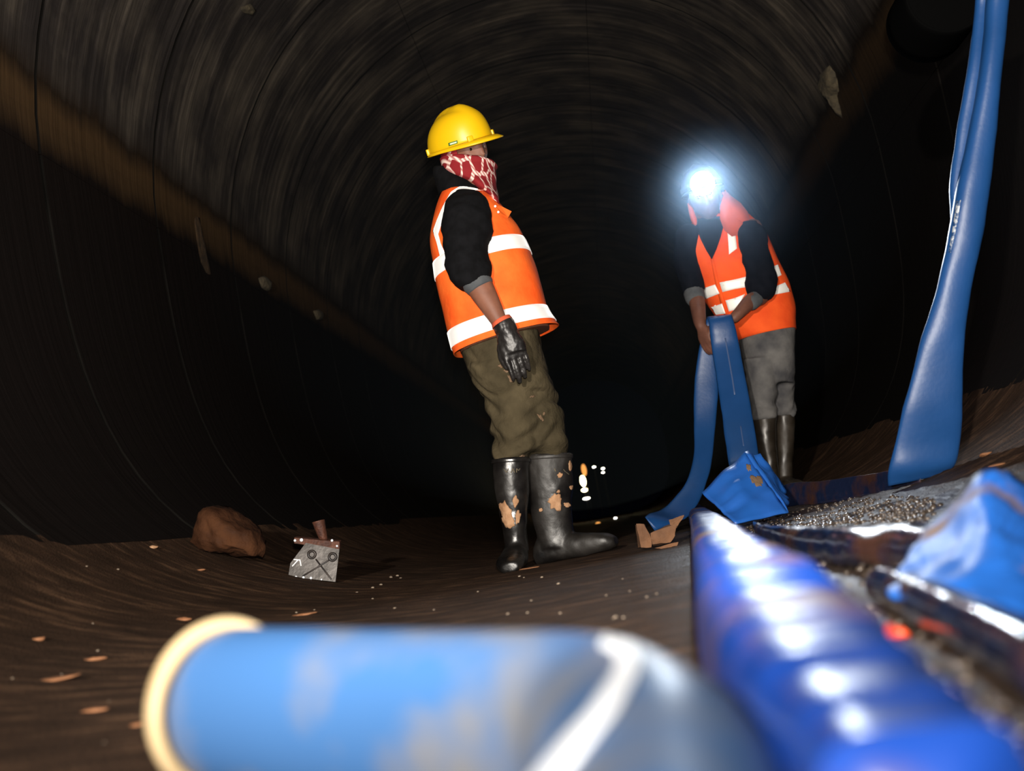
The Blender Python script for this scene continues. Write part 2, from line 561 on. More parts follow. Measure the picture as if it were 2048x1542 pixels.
M['glove'] = mat('black_rubber_glove', (.008, .007, .007), (.018, .016, .015), .42, scale=14, bump=.3, bscale=40, spec=.5)
M['dustmud'] = mat('dull_dried_mud', (.11, .07, .04), (.17, .11, .07), .9, scale=30, bump=.5, bscale=60, spec=.1)
M['mud'] = mat('tan_dried_mud', (.30, .16, .085), (.44, .26, .15), .9, scale=30, bump=.5, bscale=60, spec=.1)
M['skin'] = mat('brown_skin', (.155, .062, .038), (.20, .082, .05), .55, scale=25, spec=.3)
M['skin2'] = mat('dark_brown_skin', (.11, .045, .03), (.15, .062, .04), .55, scale=25, spec=.3)
M['hair'] = mat('black_hair', (.006, .005, .005), None, .7)
M['eyew'] = mat('eye_white', (.26, .19, .15), None, .6, spec=.1)
M['iris'] = mat('dark_iris', (.012, .006, .004), None, .1)
M['helmet'] = mat('yellow_helmet_plastic', (.72, .43, .004), (.78, .47, .005), .38, scale=5, spec=.4)
M['helmet2'] = mat('dark_helmet_plastic', (.015, .016, .02), (.022, .022, .028), .5, scale=5)
M['green'] = mat('green_sticker', (.045, .16, .03), None, .4)
M['pale'] = mat('pale_sticker_print', (.62, .72, .52), None, .4)
M['scarf'] = rope_mat()
M['hose'] = mat('blue_layflat_hose', (.007, .048, .165), (.010, .058, .195), .42, scale=6, spec=.4, bump=.12, bscale=70, bdist=.004)
M['hose_wet'] = mat('wet_blue_hose', (.012, .06, .34), (.03, .10, .44), .16, rough2=.3, scale=9, spec=.6, bump=.2, bscale=30, bdist=.006)
M['hose_mud'] = mat('muddy_blue_hose', (.010, .055, .33), (.13, .075, .075), .33, rough2=.5, scale=7, lo=.52, hi=.62, spec=.6, bump=.25, bscale=30, detail=6, bdist=.006)
M['hose_dark'] = mat('dark_wet_hose', (.010, .016, .045), (.05, .022, .016), .12, rough2=.3, scale=9, spec=.7, bump=.3, bscale=35, lo=.45, hi=.62, bdist=.006)
M['hose_bright'] = mat('bright_blue_hose', (.012, .085, .34), (.018, .10, .40), .38, scale=6, spec=.4, bump=.15, bscale=40, bdist=.004)
M['hose_dirty'] = mat('bright_blue_hose_mud_stains', (.014, .12, .50), (.20, .13, .09), .5, rough2=.7, scale=6, lo=.60, hi=.68, spec=.5, bump=.2, bscale=30, detail=5, bdist=.004)
M['pipe'] = mat('scuffed_blue_pipe', (.035, .105, .26), (.16, .15, .13), .42, scale=9.5, lo=.47, hi=.70, spec=.5, detail=5)
M['cream'] = mat('cream_pipe_rim', (.36, .26, .135), (.46, .35, .2), .5, scale=20)
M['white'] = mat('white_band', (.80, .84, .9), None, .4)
M['print'] = mat('pale_hose_print', (.06, .10, .22), None, .5)
M['rock'] = mat('reddish_brown_rock', (.028, .010, .004), (.065, .025, .010), .7, rough2=.9, scale=14, spec=.15, bump=.9, bscale=30, detail=7)
M['steel'] = mat('scratched_steel_plate', (.07, .064, .060), (.15, .137, .13), .42, scale=12, metal=.35, bump=.15, bscale=60)
M['rust'] = mat('rusty_steel', (.045, .014, .008), (.10, .034, .017), .65, scale=40, metal=.2, bump=.4, bscale=80)
M['darksteel'] = mat('dark_steel', (.012, .010, .010), (.03, .02, .016), .4, scale=30, metal=.3)
M['clay'] = mat('orange_brown_clay', (.10, .042, .016), (.16, .07, .028), .8, scale=20, bump=.5, bscale=50)
M['chip'] = mat('orange_clay_chip', (.17, .068, .026), (.26, .11, .045), .75, scale=40, bump=.4)
M['grit'] = mat('pale_grit', (.14, .10, .07), (.28, .22, .16), .6, scale=60)
M['gravel'] = mat('wet_gravel', (.03, .022, .017), (.10, .075, .055), .16, rough2=.35, scale=60, spec=.8)
M['shadow_shape'] = mat('shadow_black', (.002, .002, .002), None, 1.0, spec=0)
M['hosehighlight'] = mat('painted_white_highlight', (.40, .43, .47), (.02, .06, .16), .5, scale=90, lo=.45, hi=.55)  # painted highlight for the hanging hose, broken up with blue
M['redbit'] = mat('orange_red_plastic', (.62, .06, .01), None, .4)
M['deposit'] = mat('olive_mineral_deposit', (.05, .04, .025), (.12, .095, .055), .85, scale=22, bump=.6, bscale=50)
M['ruststain'] = mat('rust_seep', (.03, .017, .007), (.075, .04, .015), .8, scale=18, bump=.5, bscale=40)
M['far_white'] = emit('far_lamp_and_glint_white', (1, .97, .85), 14)
M['far_warm'] = emit('far_lamp_and_glint_warm', (1, .78, .36), 26)
M['far_amber'] = emit('far_lamp_and_glint_amber', (1, .42, .1), 1.3)
M['lamp'] = emit('headlamp_led', (.86, .92, 1.0), 60)
M['lampcase'] = mat('headlamp_casing', (.02, .02, .02), None, .4)

# ================================================================== SETTING
def circ_pt(a):           # a = 0 at crown, + to the right, upper half circle
    return V((RA * math.sin(a), 0, RA + RA * math.cos(a)))


def lower_pts(zs, side):
    out = []
    for z in zs:
        b = (RA - z) / RA
        out.append(V((side * RA * (1 - b ** NLOW) ** (1 / NLOW), 0, z)))
    return out


XC = 1.46                                            # where floor meets wall
ZC = prof(XC)
zs = [ZC + (RA - ZC) * (i / 14) ** 1.15 for i in range(15)]
prof_right = lower_pts(zs, 1)
prof_left = lower_pts(zs, -1)
# crown seams at the angles the photograph shows
aA, aB = math.radians(-22.5), math.radians(16.0)


def arc(a0, a1, n=14):
    return [circ_pt(a0 + (a1 - a0) * i / n) for i in range(n + 1)]


NR, Y0, LR = 30, -2.9, 1.2
gap, rec = .014, .04


def panel_mesh(name, P, edge_gap=.0018, gap=.006):
    """one lining segment: curved slab LR long with bevelled edges"""
    bm = bmesh.new()
    n = len(P)
    nor = []
    for i in range(n):
        t = (P[min(i + 1, n - 1)] - P[max(i - 1, 0)]).normalized()
        q = V((-t.z, 0, t.x))
        cen = V((0, 0, RA))
        if q.dot(cen - P[i]) < 0: q = -q           # inward
        nor.append(q)
    P2 = list(P)
    P2[0] = P[0] + (P[1] - P[0]).normalized() * edge_gap; P2[-1] = P[-1] + (P[-2] - P[-1]).normalized() * edge_gap
    ys = [(gap, rec), (gap, .003), (gap + .005, 0), (LR / 2, 0), (LR - gap - .005, 0), (LR - gap, .003), (LR - gap, rec)]
    R = []
    for y, o in ys:
        R.append([bm.verts.new(P2[i] - nor[i] * o + V((0, y, 0))) for i in range(n)])
    for a, b in zip(R, R[1:]):
        for i in range(n - 1):
            f = bm.faces.new((a[i], a[i + 1], b[i + 1], b[i]))
            if a in R[:2] or b in R[-2:]: f.material_index = 1
    # side lips
    for i in (0, n - 1):
        lip = [bm.verts.new(P2[i] - nor[i] * rec + V((0, y, 0))) for y, o in ys]
        for k in range(len(ys) - 1): bm.faces.new((R[k][i], R[k + 1][i], lip[k + 1], lip[k]))
    bmesh.ops.recalc_face_normals(bm, faces=bm.faces[:])
    me = bpy.data.meshes.new(name)
    for f in bm.faces: f.smooth = False
    bm.to_mesh(me); bm.free()
    me.materials.append(M['concrete']); me.materials.append(M['joint'])
    return me


def backing(name, P, label):
    bm = bmesh.new(); n = len(P)
    rows = []
    for y in (Y0, Y0 + NR * LR):
        row = []
        for i in range(n):
            q = (V((0, 0, RA)) - P[i]).normalized()
            row.append(bm.verts.new(P[i] - q * (rec - .004) + V((0, y, 0))))
        rows.append(row)
    for i in range(n - 1): bm.faces.new((rows[0][i], rows[0][i + 1], rows[1][i + 1], rows[1][i]))
    o = build(name, bm, M['joint'], None, origin=(0, 0, 0))
    return tag(o, label, None, None, 'structure')


ceil = backing('ceiling', arc(-math.pi / 2, math.pi / 2, 36), 'dark concrete crown of the round tunnel with ring joints')
wl = backing('wall_left', prof_left, 'dark stained lower left wall of the tunnel')
wr = backing('wall_right', prof_right, 'dark stained lower right wall of the tunnel')
for par, P, seg in ((ceil, arc(-math.pi / 2, aA), 'lining_segment'), (ceil, arc(aA, aB), 'lining_segment'), (ceil, arc(aB, math.pi / 2), 'lining_segment'),
                    (wl, prof_left, 'wall_segment'), (wr, prof_right, 'wall_segment')):
    me = panel_mesh(seg, P, gap=.013 if par is wl else .006)
    for k in range(NR):
        o = link(seg, me, None, par)
        o.location = (0, Y0 + k * LR, 0)

# floor: finely modelled mud and gravel near the camera, coarser beyond
bm = bmesh.new()
ys = []
y = -1.0
while y < 33:
    ys.append(y)
    y += .05 if y < .2 else (.011 if y < 2.2 else (.02 if y < 5 else (.05 if y < 8 else .6)))
xs = []
x = -1.5
while x <= 1.501:
    xs.append(x); x += .012 if x > 0.0 and x < 1.1 else .022
prev = None
for yy in ys:
    row = [bm.verts.new((xx, yy, zf(xx, yy) if yy < 9 else prof(xx) + .004)) for xx in xs]
    if prev:
        for i in range(len(xs) - 1): bm.faces.new((prev[i], prev[i + 1], row[i + 1], row[i]))
    prev = row
fl = build('floor', bm, M['floor'], None, origin=(0, 0, 0), recalc=False)
tag(fl, 'wet brown muddy floor of the tunnel, gravelly on the right', None, None, 'structure')


def wallhit(px, py):
    """where the view ray meets the tunnel lining"""
    d = ray(px, py); t = .3
    while t < 60:
        p = CAM + d * t
        if p.z > RA:
            inside = p.x ** 2 + (p.z - RA) ** 2 < RA ** 2
        else:
            inside = (abs(p.x) / RA) ** NLOW + (abs(RA - p.z) / RA) ** NLOW < 1
        if not inside: return CAM + d * (t * .999)
        t *= 1.003
    return CAM + d * t


# ================================================================== PEOPLE
def frame(fwd, up):
    y = V(fwd).normalized(); z = (V(up) - y * V(up).dot(y)).normalized(); x = y.cross(z)
    return Matrix((x, y, z)).transposed()          # columns: right, forward, up


def head(bm, c, R, s=1.0):
    """head with brow, eye sockets, nose, lips, chin and ears; R columns right/forward/up"""
    nu, nv = 40, 30
    rows = []
    def g(a, b, s_): return math.exp(-((a / s_) ** 2 + (b / s_) ** 2))
    for i in range(nv + 1):
        ph = math.pi * i / nv; row = []
        for j in range(nu):
            th = 2 * math.pi * j / nu
            x, y, z = math.sin(ph) * math.sin(th), math.sin(ph) * math.cos(th), math.cos(ph)
            px_, py_, pz_ = x * .074, y * .095, z * .118
            if pz_ < 0:
                k = 1 + pz_ * 2.6 * (1 if y > 0 else .6); px_ *= k; py_ *= 1 + pz_ * (1.0 if y > 0 else 2.6)
            if y > 0:
                ex = abs(px_)
                d = -.011 * g(ex - .031, pz_ - .004, .016)            # eye sockets
                d += .006 * g(ex - .028, pz_ - .027, .018)            # brows
                d += .020 * math.exp(-(px_ / .011) ** 2 - ((pz_ + .028) / .019) ** 2)   # nose
                d += .010 * math.exp(-(px_ / .009) ** 2 - ((pz_ + .006) / .022) ** 2)   # bridge
                d += .006 * math.exp(-(px_ / .024) ** 2 - ((pz_ + .058) / .008) ** 2)   # upper lip
                d += .006 * math.exp(-(px_ / .020) ** 2 - ((pz_ + .071) / .007) ** 2)   # lower lip
                d += .010 * math.exp(-(px_ / .022) ** 2 - ((pz_ + .097) / .016) ** 2)   # chin
                d += .005 * g(ex - .045, pz_ + .02, .02)              # cheek bones
                py_ += d
            row.append(bm.verts.new(V(c) + R @ (V((px_, py_, pz_)) * s)))
        rows.append(row)
    for i in range(nv):
        for j in range(nu):
            bm.faces.new((rows[i][j], rows[i][(j + 1) % nu], rows[i + 1][(j + 1) % nu], rows[i + 1][j]))
    bmesh.ops.remove_doubles(bm, verts=rows[0] + rows[-1], dist=1e-5)
    for sd in (-1, 1):
        ball(bm, V(c) + R @ (V((sd * .076, -.012, -.005)) * s), .03 * s, .35, .75, 1.15, 12, R)
    return bm


def hand(bm, w, R, s=1.0, thumb=1, curl=(12, 25, 20), spread=.04, thumb_dir=(.75, .62, -.25)):
    """palm, four unequal bent fingers and a thumb; R columns: across (to the thumb side when thumb=1), along the fingers, back of hand"""
    w = V(w)
    def T(x, y, z): return w + R @ (V((x * thumb, y, z)) * s)
    Lf = Loft([(T(0, -.015, 0), R @ V((.027 * s, 0, 0)), R @ V((0, 0, .019 * s))), (T(0, .02, 0), R @ V((.033 * s, 0, 0)), R @ V((0, 0, .017 * s))),
               (T(0, .06, .002), R @ V((.042 * s, 0, 0)), R @ V((0, 0, .015 * s))), (T(0, .092, 0), R @ V((.040 * s, 0, 0)), R @ V((0, 0, .012 * s)))], 2.6)
    Lf.bm(18, 4, True, bm)
    for k, (x, l, r) in enumerate(((.031, .072, .0088), (.0105, .080, .0092), (-.0105, .074, .0088), (-.031, .058, .0078))):
        p = [(x * .8, .06, 0), (x, .090 - abs(x) * .12, .001)]
        ang = 0.0; q = V((x, .090 - abs(x) * .12, .001)); seg = (l * .45, l * .31, l * .24)
        for a, sg in zip(curl, seg):
            ang += math.radians(a * (1 + .12 * (k - 1.5)))
            q = q + V((x * spread / .03 * .2, math.cos(ang), -math.sin(ang))) * sg
            p.append(tuple(q))
        rr = [r * 1.05 * s, r * 1.08 * s, r * s, r * .95 * s, r * .78 * s]
        tube(bm, [T(*a) for a in p], rr, 9, 3)
    td = V(thumb_dir).normalized()
    b0 = V((.020, .022, -.004)); b1 = b0 + td * .038; b2 = b1 + (td + V((-.35, .35, -.1))).normalized() * .032; b3 = b2 + (td + V((-.75, .55, -.15))).normalized() * .024
    tube(bm, [T(*b0), T(*b1), T(*b2), T(*b3)], [.0135 * s, .0115 * s, .0105 * s, .0085 * s], 9, 3)
    return bm


def hard_hat(R, c, mat_, parent, s=1.0, sticker=False):
    """ridged dome with all-round rim and front peak; R columns right/forward/up, c = centre of rim plane"""
    bm = bmesh.new(); nu, nv = 48, 14
    c = V(c)
    def rim(th):
        x, y = math.sin(th), math.cos(th)
        return V((x * .108, y * .132, 0))
    rows = []
    for i in range(nv + 1):
        t = i / nv * math.pi / 2; row = []
        for j in range(nu):
            th = 2 * math.pi * j / nu
            b = rim(th) * (math.cos(t) ** .72)
            h = .129 * math.sin(t) ** .95
            # raised crown ridge, highest a little ahead of the middle
            rx = abs(b.x)
            h += .016 * max(0, 1 - (rx / .034) ** 2) * (math.sin(t) ** 1.5) * (1 if b.y < .03 else max(0, 1 - (b.y - .03) / .06))
            row.append(bm.verts.new(c + R @ (V((b.x, b.y + .022 * math.sin(t) ** 2.0, h)) * s)))
        rows.append(row)
    for i in range(nv):
        for j in range(nu):
            bm.faces.new((rows[i][j], rows[i][(j + 1) % nu], rows[i + 1][(j + 1) % nu], rows[i + 1][j]))
    bmesh.ops.remove_doubles(bm, verts=rows[-1], dist=.002)
    shell = build('hard_hat', bm, mat_, parent, solid=.004 * s)
    # rim and peak
    bm = bmesh.new(); nu = 64; A, B, C_ = [], [], []
    for j in range(nu):
        th = 2 * math.pi * j / nu
        p = rim(th); n = V((math.sin(th) / .108, math.cos(th) / .132, 0)).normalized()
        e = .009 + .040 * max(0, math.cos(th)) ** 2.2
        A.append(bm.verts.new(c + R @ ((p * .985 + V((0, 0, .006))) * s)))
        B.append(bm.verts.new(c + R @ ((p + n * e * .5 + V((0, 0, .001))) * s)))
        C_.append(bm.verts.new(c + R @ ((p + n * e + V((0, 0, -.006 - .006 * max(0, math.cos(th))))) * s)))
    for j in range(nu):
        k = (j + 1) % nu
        bm.faces.new((A[j], A[k], B[k], B[j])); bm.faces.new((B[j], B[k], C_[k], C_[j]))
    build('brim', bm, mat_, shell, solid=.005 * s)
    # slots / lugs on the rim
    for th in (0.62, -0.62, 2.35, -2.35):
        p = rim(th); bm = bmesh.new()
        ang = math.atan2(p.x, p.y)
        boxm(bm, c + R @ ((p * 1.03 + V((0, 0, .012))) * s), .011 * s, .006 * s, .012 * s, R @ Matrix.Rotation(-ang, 3, 'Z'))
        build('accessory_slot', bm, mat_, shell, bevel=.003)
    return shell


# ------------------------------------------------------------------ worker in front
Y1 = 4.4
p1 = floorhit(1075, 1122)
man = empty('person', (p1.x, Y1, p1.z), 'worker in yellow hard hat, red rope-print scarf and orange vest, standing side-on', 'person', 'tunnel workers')

vest1 = Loft([ps(903, 368, 968, 385, Y1, .07), ps(884, 396, 1003, 412, Y1, .15), ps(868, 445, 1026, 440, Y1, .185), ps(863, 490, 1041, 460, Y1, .19),
              ps(870, 532, 1050, 479, Y1, .19), ps(875, 563, 1061, 506, Y1, .19), ps(886, 616, 1078, 560, Y1, .188), ps(898, 669, 1094, 614, Y1, .185),
              ps(905, 701, 1110, 640, Y1, .18), ps(908, 713, 1117, 649, Y1, .18)], 2.2)
bm = vest1.bm(56, 5, False)
displace(bm, .006, 9, (1, 1, .6), 3)
vbvh1 = bvh_of(bm)
vest = build('safety_vest', bm, M['orange'], man, solid=.004)
for v0, v1 in ((4.0, 5.0), (7.0, 8.0)):
    b2 = vest1.bm(56, 5, False, add=.0045, v0=v0, v1=v1)
    displace(b2, .004, 9, (1, 1, .6), 3)
    build('reflective_band', b2, M['reflect'], vest, solid=.002)
# shoulder strap tape down the back edge of the armhole
patch('reflective_strap', vbvh1, [(975, 383), (947, 374), (921, 372), (902, 384), (884, 416), (872, 445), (866, 462), (874, 486), (880, 512), (884, 534)],
      [(955, 381), (942, 381), (924, 380), (910, 392), (893, 424), (881, 452), (876, 468), (881, 488), (893, 512), (900, 532)], M['reflect'], vest, .006, 30, 4)
# folded collar corner with snaps at the front
bm = bmesh.new()
pts = [W(984, 400, Y1 - .10), W(1000, 413, Y1 - .12), W(1022, 424, Y1 - .10), W(1015, 436, Y1 - .11), W(1000, 428, Y1 - .14), W(990, 414, Y1 - .14)]
bm.faces.new([bm.verts.new(p) for p in pts])
build('collar_flap', bm, M['orange'], vest, solid=.008, smooth=False)
for a, b in ((991, 414), (997, 425)):
    bm = bmesh.new(); p = onsurf(vbvh1, a, b, .012, W(a, b, Y1 - .15)); ball(bm, V((p.x, min(p.y, Y1 - .155), p.z)), .0045); build('snap_button', bm, M['reflect'], vest)

# body (one continuous figure)
def updir(px, py, deg, lean=0.0):
    a = math.radians(deg); d = ray(px, py)
    u = ROT @ V((-math.sin(a), math.cos(a), 0)); u = (u - d * u.dot(d)).normalized()
    return (u - d * lean).normalized()
def facing(px, py, up, yaw):
    d = ray(px, py); y = math.radians(yaw)
    r = d.cross(up).normalized()
    return r * math.sin(y) - d * math.cos(y)
HC1 = W(931, 303, 4.40)
HU1 = updir(931, 303, 13, -.03)
HR1 = frame(facing(931, 303, HU1, 38), HU1)
body = bmesh.new()
head(body, HC1, HR1)
Loft([ps(905, 325, 968, 330, 4.40, .058), ps(898, 350, 968, 360, 4.40, .062), ps(892, 375, 985, 388, 4.40, .10)]).bm(24, 4, True, body)
vest1.bm(36, 3, True, body, scale=.86)
legA = [ps(935, 725, 1040, 715, 4.37, .10), ps(948, 758, 1048, 752, 4.37, .10), ps(976, 810, 1062, 806, 4.37, .09), ps(990, 862, 1058, 860, 4.37, .07), ps(997, 930, 1048, 930, 4.37, .055), ps(1005, 1040, 1046, 1040, 4.37, .04), ps(1017, 1090, 1050, 1090, 4.36, .03)]
legB = [ps(985, 712, 1082, 700, 4.46, .10), ps(1010, 750, 1092, 742, 4.46, .10), ps(1032, 805, 1108, 800, 4.46, .09), ps(1050, 862, 1122, 858, 4.46, .07), ps(1066, 925, 1128, 922, 4.46, .055), ps(1075, 1040, 1134, 1040, 4.46, .045), ps(1085, 1080, 1140, 1080, 4.46, .04)]
Loft(legA).bm(22, 3, True, body, scale=.86); Loft(legB).bm(22, 3, True, body, scale=.86)
arm1 = Loft([ps(903, 400, 968, 400, 4.24, .055), ps(905, 470, 968, 465, 4.19, .05), ps(917, 545, 972, 530, 4.17, .045), ps(937, 588, 985, 563, 4.165, .04), ps(962, 622, 1000, 600, 4.16, .036), ps(987, 655, 1014, 637, 4.155, .028), ps(994, 668, 1020, 652, 4.155, .027)])
arm1.bm(20, 4, True, body)
# far arm hanging on the other side of the body
arm2s = [ps(915, 405, 975, 405, 4.55, .055), ps(940, 480, 1000, 475, 4.61, .05), ps(965, 555, 1018, 545, 4.62, .045), ps(990, 620, 1030, 610, 4.60, .036), ps(1005, 668, 1033, 660, 4.59, .028)]
Loft(arm2s).bm(18, 4, True, body, scale=.9)
hand(body, W(1019, 668, 4.59), frame(W(1040, 740, 4.58) - W(1019, 668, 4.59), V((.2, 1, 0))), .95, -1)
# feet inside the boots
for (a, b, dd) in ((1031, 1105, V((.15, -1, 0))), (1110, 1095, V((1, -.25, .02)))):
    q = W(a, b, 4.355 if a < 1100 else 4.45)
    q.z = zf(q.x, q.y) + .045
    tube(body, [q, q + dd.normalized() * .10], [.028, .022], 10, 3)
body = remesh(body, .0065, 2)
build('body', body, M['skin'], man)
for sd in (-1, 1):
    ec = HC1 + HR1 @ V((sd * .029, .0705, .003))
    b2 = bmesh.new(); ball(b2, ec, .0115, 1.15, 1, .8, 14, HR1); e = build('eye', b2, M['eyew'], man)
    b2 = bmesh.new(); g = (CAM - ec).normalized(); ball(b2, ec + g * .008, .006, 1, 1, 1, 10); build('iris', b2, M['iris'], e)
    b2 = bmesh.new()
    tube(b2, [HC1 + HR1 @ V((sd * .014, .095, .024)), HC1 + HR1 @ V((sd * .030, .090, .030)), HC1 + HR1 @ V((sd * .047, .076, .024))], [.003, .004, .0025], 8, 3)
    build('eyebrow', b2, M['hair'], man)

# black jumper: collar, chest and the loose sleeve with a rolled cuff
b2 = Loft([ps(868, 338, 925, 352, 4.42, .075), ps(868, 352, 948, 368, 4.41, .09), ps(874, 372, 975, 388, 4.40, .11), ps(880, 392, 985, 405, 4.40, .13)]).bm(30, 4, False)
jumper = build('jumper', b2, M['black'], man, solid=.006)
slv = Loft([ps(912, 384, 958, 386, 4.27, .05), ps(893, 405, 975, 402, 4.235, .075), ps(885, 435, 983, 430, 4.21, .088), ps(882, 475, 984, 466, 4.195, .085), ps(890, 512, 978, 500, 4.185, .078),
            ps(895, 545, 983, 535, 4.175, .072), ps(905, 568, 981, 556, 4.17, .066), ps(918, 580, 977, 566, 4.17, .058)], 2.1)
b2 = slv.bm(36, 6, True); displace(b2, .009, 14, (1, 1, 1.4), 8)
build('sleeve', b2, M['black'], jumper)
b2 = Loft([ps(926, 572, 978, 546, 4.165, .054), ps(929, 583, 983, 556, 4.165, .056), ps(938, 590, 985, 563, 4.165, .050)]).bm(28, 4, True); displace(b2, .002, 30)
build('rolled_cuff', b2, M['cuff'], jumper)
b2 = Loft(arm2s[:4]).bm(24, 4, True, scale=1.12); displace(b2, .005, 16); build('sleeve', b2, M['black'], jumper)

# black rubber glove on the near hand
gw = W(1008, 655, 4.15)
gd = (W(1043, 742, 4.15) - gw)
GR = frame(gd, V((.28, -1, .1)))
b2 = bmesh.new()
hand(b2, gw + gd.normalized() * .012, GR, 1.12, 1, (8, 16, 14), -.02, (.42, .85, -.2))
Loft([ps(986, 655, 1022, 633, 4.15, .046), ps(989, 662, 1030, 645, 4.15, .045), ps(996, 676, 1037, 664, 4.15, .040), ps(1001, 700, 1050, 682, 4.15, .034), ps(1006, 712, 1054, 700, 4.15, .028)]).bm(24, 4, True, b2)
b2 = remesh(b2, .0038, 2); displace(b2, .0035, 38, (1, 1, 1), 2)
glove = build('rubber_glove', b2, M['glove'], man)
b2 = Loft([ps(984, 650, 1019, 630, 4.15, .047), ps(986, 658, 1024, 636, 4.15, .047)]).bm(28, 3, False)
build('glove_cuff', b2, M['orange_dull'], glove, solid=.003)
# other glove on the far hand
b2 = bmesh.new(); hand(b2, W(1019, 668, 4.59), frame(W(1040, 740, 4.58) - W(1019, 668, 4.59), V((.2, 1, 0))), 1.12, -1)
b2 = remesh(b2, .005, 1); build('rubber_glove', b2, M['glove'], man)

# trousers
b2 = bmesh.new()
trunk = Loft([ps(915, 690, 1078, 650, 4.41, .13), ps(929, 718, 1085, 690, 4.41, .15), ps(940, 750, 1095, 742, 4.41, .155), ps(962, 790, 1106, 780, 4.41, .14)], 2.3)
trunk.bm(40, 4, True, b2)
TA = Loft([ps(934, 735, 1045, 725, 4.36, .11), ps(948, 768, 1055, 760, 4.36, .108), ps(971, 806, 1085, 800, 4.38, .11), ps(981, 835, 1088, 830, 4.38, .11), ps(981, 860, 1085, 857, 4.38, .11),
           ps(989, 880, 1080, 878, 4.375, .10), ps(982, 903, 1070, 902, 4.37, .095), ps(986, 922, 1056, 920, 4.36, .08)], 2.2)
TB = Loft([ps(990, 725, 1090, 712, 4.46, .11), ps(1015, 765, 1100, 758, 4.46, .108), ps(1020, 806, 1115, 800, 4.43, .12), ps(1022, 835, 1126, 830, 4.43, .12), ps(1026, 860, 1131, 852, 4.43, .115),
           ps(1030, 880, 1133, 872, 4.43, .11), ps(1036, 900, 1133, 893, 4.44, .10), ps(1048, 918, 1136, 910, 4.46, .08)], 2.2)
TA.bm(32, 5, True, b2); TB.bm(32, 5, True, b2)
b2 = remesh(b2, .009, 1)
def folds(bm, px_lo, px_hi, amp, Y):
    bm.normal_update()
    for v in bm.verts:
        k = max(0, min(1, (px_hi - v.co.z) / (px_hi - px_lo)))
        q = v.co
        w = noise.noise(V((q.x * 5, q.y * 5, q.z * 26 + 3 * noise.noise(V((q.x * 6, q.y * 6, 1))))))
        v.co = q + v.normal * (amp * (.35 + .65 * k) * w + .004 * noise.noise(q * 12))
folds(b2, W(1050, 900, Y1).z, W(1000, 740, Y1).z, .024, Y1)
trb = bvh_of(b2)
tro = build('trousers', b2, M['olive'], man)
for i, (a, b, rx, ry) in enumerate(((1003, 732, 7, 3), (1022, 758, 9, 4), (1030, 745, 5, 3), (1065, 793, 5, 2), (1082, 835, 8, 3), (1088, 827, 4, 2), (1044, 915, 6, 4), (1015, 740, 4, 8))):
    splat('mud_fleck', trb, a, b, rx, ry, M['dustmud'], tro, i * 1.7, .0015, .002, .8, i)

# boots
def boot(secs, foot, exp=2.2, vox=.0055):
    b = Loft(secs, exp).bm(30, 4, True)
    Loft(foot, 2.6).bm(24, 4, True, b)
    return remesh(b, vox, 2)

bA_y = 4.355
fz = floorhit(1035, 1130).z
q0 = W(1033, 1118, bA_y)
fA = []
for dist, hw, zt in ((-.055, .03, .075), (-.02, .042, .10), (.06, .046, .085), (.13, .05, .066), (.19, .048, .052), (.225, .03, .035)):
    d = V((-.05, -1, 0)).normalized(); x = V((1, -.05, 0)).normalized()
    c = V((q0.x, q0.y, fz)) + d * dist
    fA.append((c + V((0, 0, zt / 2)), x * hw, V((0, 0, zt / 2))))
boots = []
b2 = boot([ps(985, 918, 1058, 914, bA_y, .075), ps(986, 950, 1057, 948, bA_y, .074), ps(992, 990, 1057, 990, bA_y, .068), ps(1000, 1035, 1055, 1035, bA_y, .06), ps(1007, 1070, 1055, 1070, bA_y, .055), ps(1010, 1100, 1058, 1100, bA_y, .055)], fA)
displace(b2, .004, 16, (1, 1, 1), 1)
bvA = bvh_of(b2); boots.append(build('rubber_boot', b2, M['rubber'], man))
bB_y = 4.45
q0 = W(1110, 1105, bB_y); fz2 = zf(q0.x, bB_y)
fB = []
for dist, hw, zt, zb in ((-.075, .028, .07, 0), (-.05, .04, .10, 0), (0, .044, .12, 0), (.07, .046, .095, 0), (.14, .052, .078, 0), (.20, .05, .068, .004), (.235, .03, .045, .010)):
    d = V((1, -.22, .03)).normalized(); x = V((.22, 1, 0)).normalized()
    c = V((q0.x, q0.y, fz2)) + d * dist
    fB.append((c + V((0, 0, zb + (zt - zb) / 2)), x * hw, V((0, 0, (zt - zb) / 2))))
b2 = boot([ps(1048, 912, 1144, 906, bB_y, .08), ps(1049, 945, 1145, 940, bB_y, .078), ps(1056, 985, 1146, 982, bB_y, .07), ps(1062, 1030, 1144, 1030, bB_y, .062), ps(1072, 1065, 1148, 1062, bB_y, .056), ps(1078, 1098, 1155, 1090, bB_y, .055)], fB)
displace(b2, .004, 16, (1, 1, 1), 5)
bvB = bvh_of(b2); boots.append(build('rubber_boot', b2, M['rubber'], man))
for k, (bt, sec0, sec1) in enumerate(((boots[0], ps(984, 920, 1059, 916, bA_y, .077), ps(984, 928, 1059, 924, bA_y, .077)), (boots[1], ps(1047, 914, 1145, 908, bB_y, .082), ps(1047, 922, 1145, 916, bB_y, .082)))):
    build('top_rim', Loft([sec0, sec1], 2.2).bm(32, 3, False), M['rubber'], bt, solid=.004)
